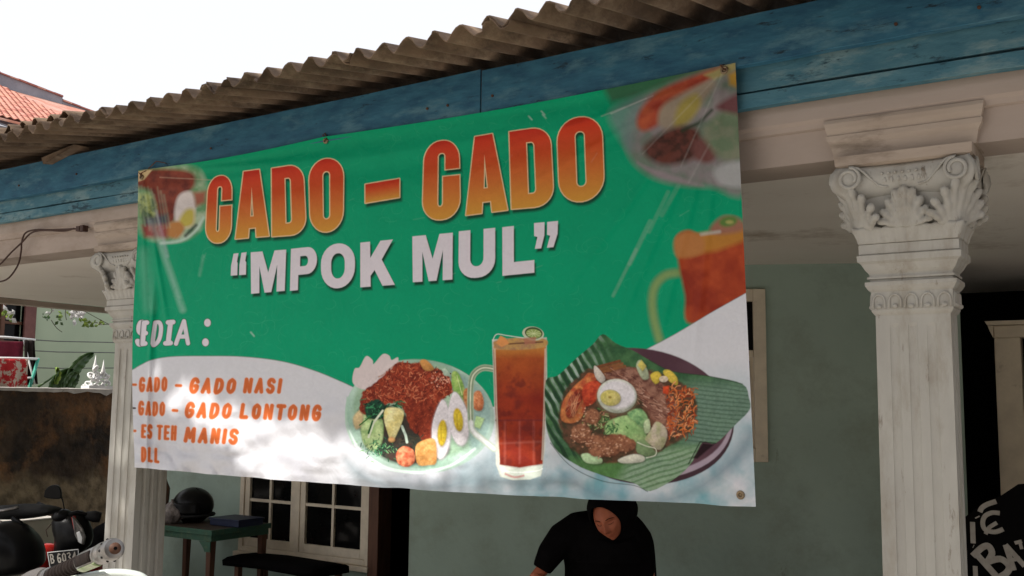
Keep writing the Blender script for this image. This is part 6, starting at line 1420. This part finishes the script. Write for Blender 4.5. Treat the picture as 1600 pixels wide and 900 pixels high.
def scooter():
    d = 8.9; s = d/F_PX; c = onD(105, 860, d)
    rx = Vector((RGT.x, RGT.y, 0)).normalized(); fy = Vector((0, 0, 1)).cross(rx); Zv = Vector((0, 0, 1))     # rx image right, fy away
    root = empty('motorbike', (c.x+fy.x*.4, c.y+fy.y*.4, .012)); bpy.context.view_layer.update()
    tag(root, 'black and red small motorbike facing the road with a numbered black plate', 'motorbike')
    L = lambda px, py, dep=0.0: onD(px, py, d)+fy*dep
    def tb(name, pts, r, m, n=10): b = MB(); b.tube([L(*p) for p in pts], r, n); return b.build(name, m, root, smooth=True)
    tb('handlebar', [(58, 789, .05), (80, 800, .0), (100, 806, -.02), (122, 800, -.02), (146, 808, .05)], .017, M['blackpl'])
    tb('grip', [(54, 788, .06), (66, 793, .04), (78, 799, .01)], [.02, .024, .02], M['blackm']); g2 = tb('grip', [(132, 806, .03), (144, 808, .05), (152, 810, .07)], [.035, .052, .045], M['blackm'])
    b = MB(); b.ell(L(97, 806, 0), (.085, .09, .062), 18, 12); b.ell(L(84, 800, -.02), (.03, .03, .025), 10, 8); b.build('instrument_cowl', M['blackpl'], root, smooth=True)
    b = MB(); b.ell(L(86, 801, -.06), (.018, .012, .014), 10, 6); b.build('horn_button', M['silver'], root, smooth=True)
    # front shield lofted from slices
    b = MB(); rs = []
    for y, x0, x1, dp in ((800, 106, 124, .0), (806, 86, 130, -.05), (816, 80, 137, -.09), (828, 82, 142, -.12), (840, 86, 143, -.13), (852, 86, 139, -.13), (862, 84, 128, -.10), (880, 78, 122, -.05), (905, 80, 118, .02)):
        row = []
        for q in range(20):
            a = 2*PI*q/20; xx = (x0+x1)/2+(x1-x0)/2*math.copysign(abs(math.cos(a))**.7, math.cos(a)); dep = .02+ (dp-.02)*max(0, -math.sin(a))+.12*max(0, math.sin(a)); row.append(L(xx, y, dep))
        rs.append(row)
    b.rings(rs); b.build('front_shield', M['blackpl'], root, smooth=True)
    b = MB(); b.prism([L(120, 806, -.115), L(124, 804, -.11), L(132, 826, -.145), L(129, 834, -.15)], -fy*-.03); b.build('side_stripe', M['red'], root)
    b = MB(); pts = [L(123, 804, -.12), L(128, 808, -.115), L(139, 822, -.12), L(144, 836, -.12), L(142, 848, -.13), L(136, 844, -.15), L(130, 832, -.155)]; b.prism(pts, -fy*.025); b.build('turn_lamp', M['silver'], root, bevel=.006)
    b = MB(); pts = [L(133, 828, -.17), L(138, 826, -.165), L(142, 836, -.16), L(141, 846, -.165), L(136, 842, -.17)]; b.prism(pts, -fy*.015); b.build('lamp_lens', M['white'], root, bevel=.004)
    b = MB(); b.tube([L(93, 774, .03), L(97, 785, .02), L(101, 798, 0)], .006, 8); b.build('mirror_stem', M['blackpl'], root, smooth=True)
    b = MB(); fr = [(68, 777), (70, 766), (78, 759), (88, 758), (94, 764), (95, 777), (90, 780), (74, 779)]; b.prism([L(x, y, .0) for x, y in sm(fr+[fr[0]], 3)[:-1]], fy*.03); b.build('mirror', M['blackpl'], root, bevel=.008)
    tb('cable', [(84, 818, -.05), (80, 826, -.1), (84, 836, -.12)], .004, M['wire'], 6); 
    # plate with characters
    P0, P1, P2, P3 = L(87, 858, -.17), L(136, 853, -.17), L(138, 882, -.17), L(92, 887, -.17)
    b = MB(); b.prism([P0, P1, P2, P3], fy*.006); pl_ = b.build('number_plate', M['plate'], root)
    nrm = -fy; f0 = lambda x, y: P0.lerp(P1, x).lerp(P3.lerp(P2, x), y)+nrm*.0005
    b = MB(); strokes(b, [[(.02, .03), (.98, .03)], [(.98, .03), (.98, .97)], [(.98, .97), (.02, .97)], [(.02, .97), (.02, .03)]], f0, .003, nrm, .002); b.build('plate_rim', M['white'], pl_)
    b = MB(); x = .08
    for ch, w in (('B', .13), (' ', .06), ('6', .13), ('0', .13), ('3', .13), ('4', .13)):
        if ch != ' ': strokes(b, SG[ch], lambda a, c_, x=x, w=w: f0(x+a*w*.86, .16+c_*.44), .0052, nrm, .002)
        x += w+.03 if ch != ' ' else w
    b.build('plate_characters', M['paintw'], pl_)
    # mudguard, wheel, seat and tail
    b = MB(); b.ell(L(74, 872, -.02), (.095, .16, .13), 18, 12); b.build('mudguard', M['red'], root, smooth=True)
    wc = L(98, 905, .02); wc.z = .29
    b = MB(); b.tube([wc+fy*.24*math.cos(a)+Zv*.24*math.sin(a) for a in [2*PI*q/28 for q in range(29)]], .045, 8, caps=False); wh_ = b.build('wheel', M['blackm'], root, smooth=True)
    b = MB(); b.lathe([(.001, -.05), (.05, -.05), (.05, .05), (.001, .05)], wc, 12, axis=rx); b.build('hub', M['silver'], wh_)
    for sx in (-1, 1): b = MB(); b.tube([wc+rx*.07*sx, L(98, 862, .02)+rx*.06*sx], .018, 8); b.build('fork_leg', M['silver'], root, smooth=True)
    rw_ = wc+fy*1.2; b = MB(); b.tube([rw_+fy*.24*math.cos(a)+Zv*.24*math.sin(a) for a in [2*PI*q/28 for q in range(29)]], .05, 8, caps=False); b.build('wheel', M['blackm'], root, smooth=True)
    b = MB(); cs = [(0.10, .50, .10), (.35, .52, .11), (.6, .66, .12), (.95, .74, .13), (1.3, .78, .11), (1.5, .80, .06)]
    b.rings([[L(100, 860, 0)*1.0 and (Vector((wc.x, wc.y, 0))+fy*dd+rx*w*math.cos(a)+Zv*(zz+.13*math.sin(a)*(1 if math.sin(a) < 0 else .35))) for a in [2*PI*q/16 for q in range(16)]] for dd, zz, w in cs]); b.build('seat', M['black'], root, smooth=True)
    b = MB(); b.rings([[Vector((wc.x, wc.y, 0))+fy*dd+rx*w*math.cos(a)+Zv*(zz+.10*math.sin(a)) for a in [2*PI*q/12 for q in range(12)]] for dd, zz, w in ((.15, .34, .09), (.6, .42, .11), (1.0, .52, .11), (1.5, .66, .08))]); b.build('body_panel', M['red'], root, smooth=True)
    b = MB(); b.tube([Vector((wc.x, wc.y, .35))+fy*.5-rx*.1, Vector((wc.x, wc.y, .012))+fy*.55-rx*.22], .012, 6); b.build('kickstand', M['silver'], root)
scooter()
def dark_bike():
    d = 7.6; rx = Vector((RGT.x, RGT.y, 0)).normalized(); fy = Vector((0, 0, 1)).cross(rx); Zv = Vector((0, 0, 1))
    L = lambda px, py, dep=0.0: onD(px, py, d)+fy*dep
    c = L(5, 860); root = empty('motorcycle', (c.x, c.y, .012)); bpy.context.view_layer.update(); tag(root, 'black motorcycle at the left edge seen over its rounded tank', 'motorcycle')
    b = MB(); rs = []
    for dep, sc in ((-.20, .25), (-.18, .6), (-.10, .9), (0, 1), (.12, .97), (.24, .8), (.32, .45)):
        row = []
        for q in range(28):
            a = 2*PI*q/28; x = 8+52*sc*math.cos(a); y = 880-66*sc*max(0, math.sin(a))**.85+20*sc*max(0, -math.sin(a)); row.append(L(x, y, dep))
        rs.append(row)
    b.rings(rs); b.build('tank', M['blackpl'], root, smooth=True)
    b = MB(); b.tube([L(-30, 815, .02), L(0, 816, .0), (L(14, 819, -.02)), L(24, 826, -.04)], [.014, .014, .011, .006], 8); b.build('trim', M['silver'], root, smooth=True)
    b = MB(); rs = []
    for x, y0, y1 in ((-40, 796, 818), (-10, 794, 818), (12, 792, 817), (30, 792, 815), (48, 794, 812), (60, 797, 808), (64, 801, 804)):
        rs.append([L(x, y0+(y1-y0)*(.5-.5*math.sin(a)), .25+.12*math.cos(a)) for a in [2*PI*q/12 for q in range(12)]])
    b.rings(rs); b.build('seat', M['blackm'], root, smooth=True)
    b = MB(); b.tube([L(-40, 802, .1), L(-5, 800, .1), L(18, 795, .1)], .012, 8); b.build('grab_rail', M['silver'], root, smooth=True)
    b = MB(); b.tube([L(8, 812, .12), L(22, 820, .1), L(34, 838, .02)], .02, 8); b.build('frame_tube', M['blackpl'], root, smooth=True)
    for dx in (-.75, .55):
        wc = c+rx*dx; wc = Vector((wc.x, wc.y, .31)); b = MB(); b.tube([wc+rx*.25*math.cos(a)+Zv*.25*math.sin(a) for a in [2*PI*q/28 for q in range(29)]], .05, 8, caps=False); w_ = b.build('wheel', M['blackm'], root, smooth=True)
        b = MB(); b.lathe([(.001, -.05), (.06, -.05), (.06, .05), (.001, .05)], wc, 12, axis=fy); b.build('hub', M['silver'], w_)
    b = MB(); b.tube([Vector((c.x, c.y, .31))-rx*.75, Vector((c.x, c.y, .45)), Vector((c.x, c.y, .31))+rx*.55], [.03, .12, .03], 10); b.build('engine', M['blackm'], root, smooth=True)
dark_bike()

# foreground bike: handlebar end reaching into the lower left corner
def near_bike():
    rx = Vector((RGT.x, RGT.y, 0)).normalized(); fy = Vector((0, 0, 1)).cross(rx); Zv = Vector((0, 0, 1))
    a = onD(78, 900, 2.10); e = onD(170, 861, 1.78); ax = (e-a).normalized()
    root = empty('near_motorbike', (a.x-.25, a.y-.1, 0)); bpy.context.view_layer.update(); tag(root, 'grey motorbike in the foreground whose silver-ended grip pokes up beside the left column', 'motorbike')
    at_ = lambda px: onD(px, 900-(px-78)*39/92, 2.10-(px-78)*.32/92)
    S1 = ax.cross(fy*-1).normalized(); S2 = ax.cross(S1)
    def lt(name, prof, m, n=28, par=root):        # prof: (px along the axis, radius in m)
        b = MB(); rs = []
        for px_, r in prof:
            o = at_(px_); r = r*.80; rs.append([o+(S1*math.cos(t)+S2*math.sin(t))*r for t in [2*PI*q/n for q in range(n)]])
        b.rings(rs); return b.build(name, m, par, smooth=True)
    def sharp(o): o.modifiers.new('es', 'EDGE_SPLIT').split_angle = math.radians(35); return o
    prof = [(80, .0165)]
    for k in range(9):
        p = 84+k*5.1; prof += [(p, .0145), (p+.8, .0198), (p+2.6, .0198), (p+3.4, .0145)]
    sharp(lt('grip', prof+[(131, .0165)], M['leather']))
    sharp(lt('collar', [(72, .019), (73, .0225), (79, .0225), (80, .0195)], M['silver']))
    sharp(lt('grip_sleeve', [(129, .018), (130, .0215), (134, .0225), (158, .0225), (159, .020)], M['silver']))
    # dark window and sticker on the sleeve
    b = MB()
    def patch(px0, px1, t0, t1, r, m, name):
        b = MB(); rows = []
        for i in range(7):
            o = at_(px0+(px1-px0)*i/6); rows.append([o+(S1*math.cos(t)+S2*math.sin(t))*r for t in [t0+(t1-t0)*q/8 for q in range(9)]])
        b.rings(rows, closed=False, caps=False); o_ = b.build(name, m, root, smooth=True); sd = o_.modifiers.new('s', 'SOLIDIFY'); sd.thickness = .0015; return o_
    # find the angle facing the camera
    o = at_(145); tc = -o+Vector((0, 0, H0)); tc = (tc-ax*tc.dot(ax)).normalized(); t0 = math.atan2(tc.dot(S2), tc.dot(S1))
    upd = Zv-ax*Zv.dot(ax); tu = math.atan2(upd.dot(S2), upd.dot(S1)); sg = 1 if math.sin(tu-t0) > 0 else -1
    patch(133, 156, t0-sg*.25, t0+sg*.85, .0184, M['leather'], 'grip_inlay'); patch(132, 158, t0-sg*1.25, t0-sg*.45, .0184, M['sticker'], 'sticker')
    be = sharp(lt('bar_end', [(158, .020), (159, .0235), (164, .0245), (166, .0225), (168, .0225), (170, .024), (177, .024), (179, .021), (179.5, .014)], M['silver']))
    lt('end_recess', [(179.4, .0001), (179.5, .0125), (180.1, .0125), (180.2, .0001)], M['brown'], 16)
    b = MB(); o = at_(180.3); b.lathe([(.0001, 0), (.0032, .0), (.0032, .001), (.0001, .001)], o, 6, axis=ax); b.build('end_bolt', M['black'], root)
    for k in range(10):
        t = 2*PI*k/10; o = at_(173.5)+(S1*math.cos(t)+S2*math.sin(t))*.0190; b = MB(); b.ell(o, (.0026, .0026, .0026), 8, 6); b.build('dimple', M['blackm'], be, smooth=True)
    # switch housing and bar running down out of frame
    sharp(lt('switch_housing', [(20, .012), (28, .022), (36, .030), (52, .034), (64, .032), (72, .024)], M['dgrey']))
    b = MB(); h = at_(30); b.tube([h, h-ax*.10, h-ax*.22-Zv*.01, Vector((h.x-.36, h.y+.10, h.z-.16)), Vector((h.x-.60, h.y+.0, h.z-.20))], .011, 10); b.build('handlebar', M['silver'], root, smooth=True)
    # brake lever and its fairing just entering the frame
    b = MB(); pts = [onD(x, y, 1.95) for x, y in ((30, 925), (90, 912), (150, 899), (178, 896), (205, 898), (224, 905), (240, 925))]; b.tube(sm([tuple(p) for p in pts], 4), .0125, 10, flat=.7); b.build('brake_lever', M['lev'], root, smooth=True)
    # steering stem, headlamp, fork and front wheel standing on the road below the frame
    m0 = Vector((h.x-.38, h.y-.05, 0)); 
    b = MB(); b.tube([m0+Zv*(h.z-.04), m0+Zv*1.0-fy*.06, m0+Zv*.75-fy*.10], [.03, .05, .05], 10); b.build('steering_stem', M['blackm'], root, smooth=True)
    b = MB(); b.ell(m0+Zv*(h.z-.28)-fy*.12, (.13, .12, .13), 18, 12); b.build('headlamp_cowl', M['dgrey'], root, smooth=True)
    wc = m0-fy*.28+Zv*.30
    b = MB(); b.tube([wc+fy*.24*math.cos(t)+Zv*.24*math.sin(t) for t in [2*PI*q/28 for q in range(29)]], .05, 8, caps=False); b.build('wheel', M['blackm'], root, smooth=True)
    for sx in (-1, 1): b = MB(); b.tube([wc+rx*.08*sx, m0+Zv*1.05-fy*.04+rx*.08*sx], .02, 8); b.build('fork_leg', M['silver'], root, smooth=True)
near_bike()

# ================================================================== dark painted board with brushed letters, right corner
YG = 6.6
G = lambda x, y, off=0.0: onY(x, y, YG-off)
gb = empty('lettered_board', (G(1580, 850).x+.2, YG+.02, 0)); tag(gb, 'black board at the right edge with brushed grey letters', 'sign'); bpy.context.view_layer.update()
def zf(p): return Vector((p.x, p.y, .012))
top = [(1502, 812), (1531, 790), (1548, 782), (1566, 773), (1590, 757), (1640, 752)]
pts = [G(x, y) for x, y in top]; base = [zf(pts[-1]), zf(pts[0])]
b = MB(); b.prism(pts+base, (0, .03, 0)); b.build('board', M['dark'], gb)
b = MB(); n_ = Vector((0, -1, 0)); f1 = lambda x, y: G(x, y, .002)
def gz(x, y): return (1490+x/4.5, 700+y/4.5)
lets = [([(185, 450), (200, 420), (240, 395), (300, 375)], .014), ([(165, 482), (170, 490)], .014), ([(133, 520), (138, 670)], .014), ([(138, 690), (142, 692)], .010), ([(152, 830), (155, 900)], .013),
        ([(325, 458), (270, 455), (220, 480), (205, 530), (225, 575), (290, 590), (350, 570)], .013), ([(225, 605), (250, 560), (305, 525)], .011), ([(135, 760), (200, 700), (245, 690), (270, 740), (240, 800)], .018), ([(165, 750), (300, 900)], .018), ([(240, 800), (330, 780), (390, 830), (370, 880), (300, 920)], .018),
        ([(365, 680), (425, 860)], .015), ([(365, 680), (500, 830)], .014), ([(395, 790), (470, 775)], .011), ([(430, 668), (480, 655)], .010), ([(465, 660), (480, 710)], .009)]
for P, hw in lets:
    PP = sm([gz(*p) for p in P], 5) if len(P) > 2 else [gz(*p) for p in P]
    b = MB(); pts3 = [f1(*p) for p in PP]; b.tube(pts3, hw*1.0, 8, flat=1.0)
    b.v = [(x, YG-.0035+(y-YG)*.12, z) for x, y, z in b.v]; b.build('brush_stroke', M['paintw'], gb)
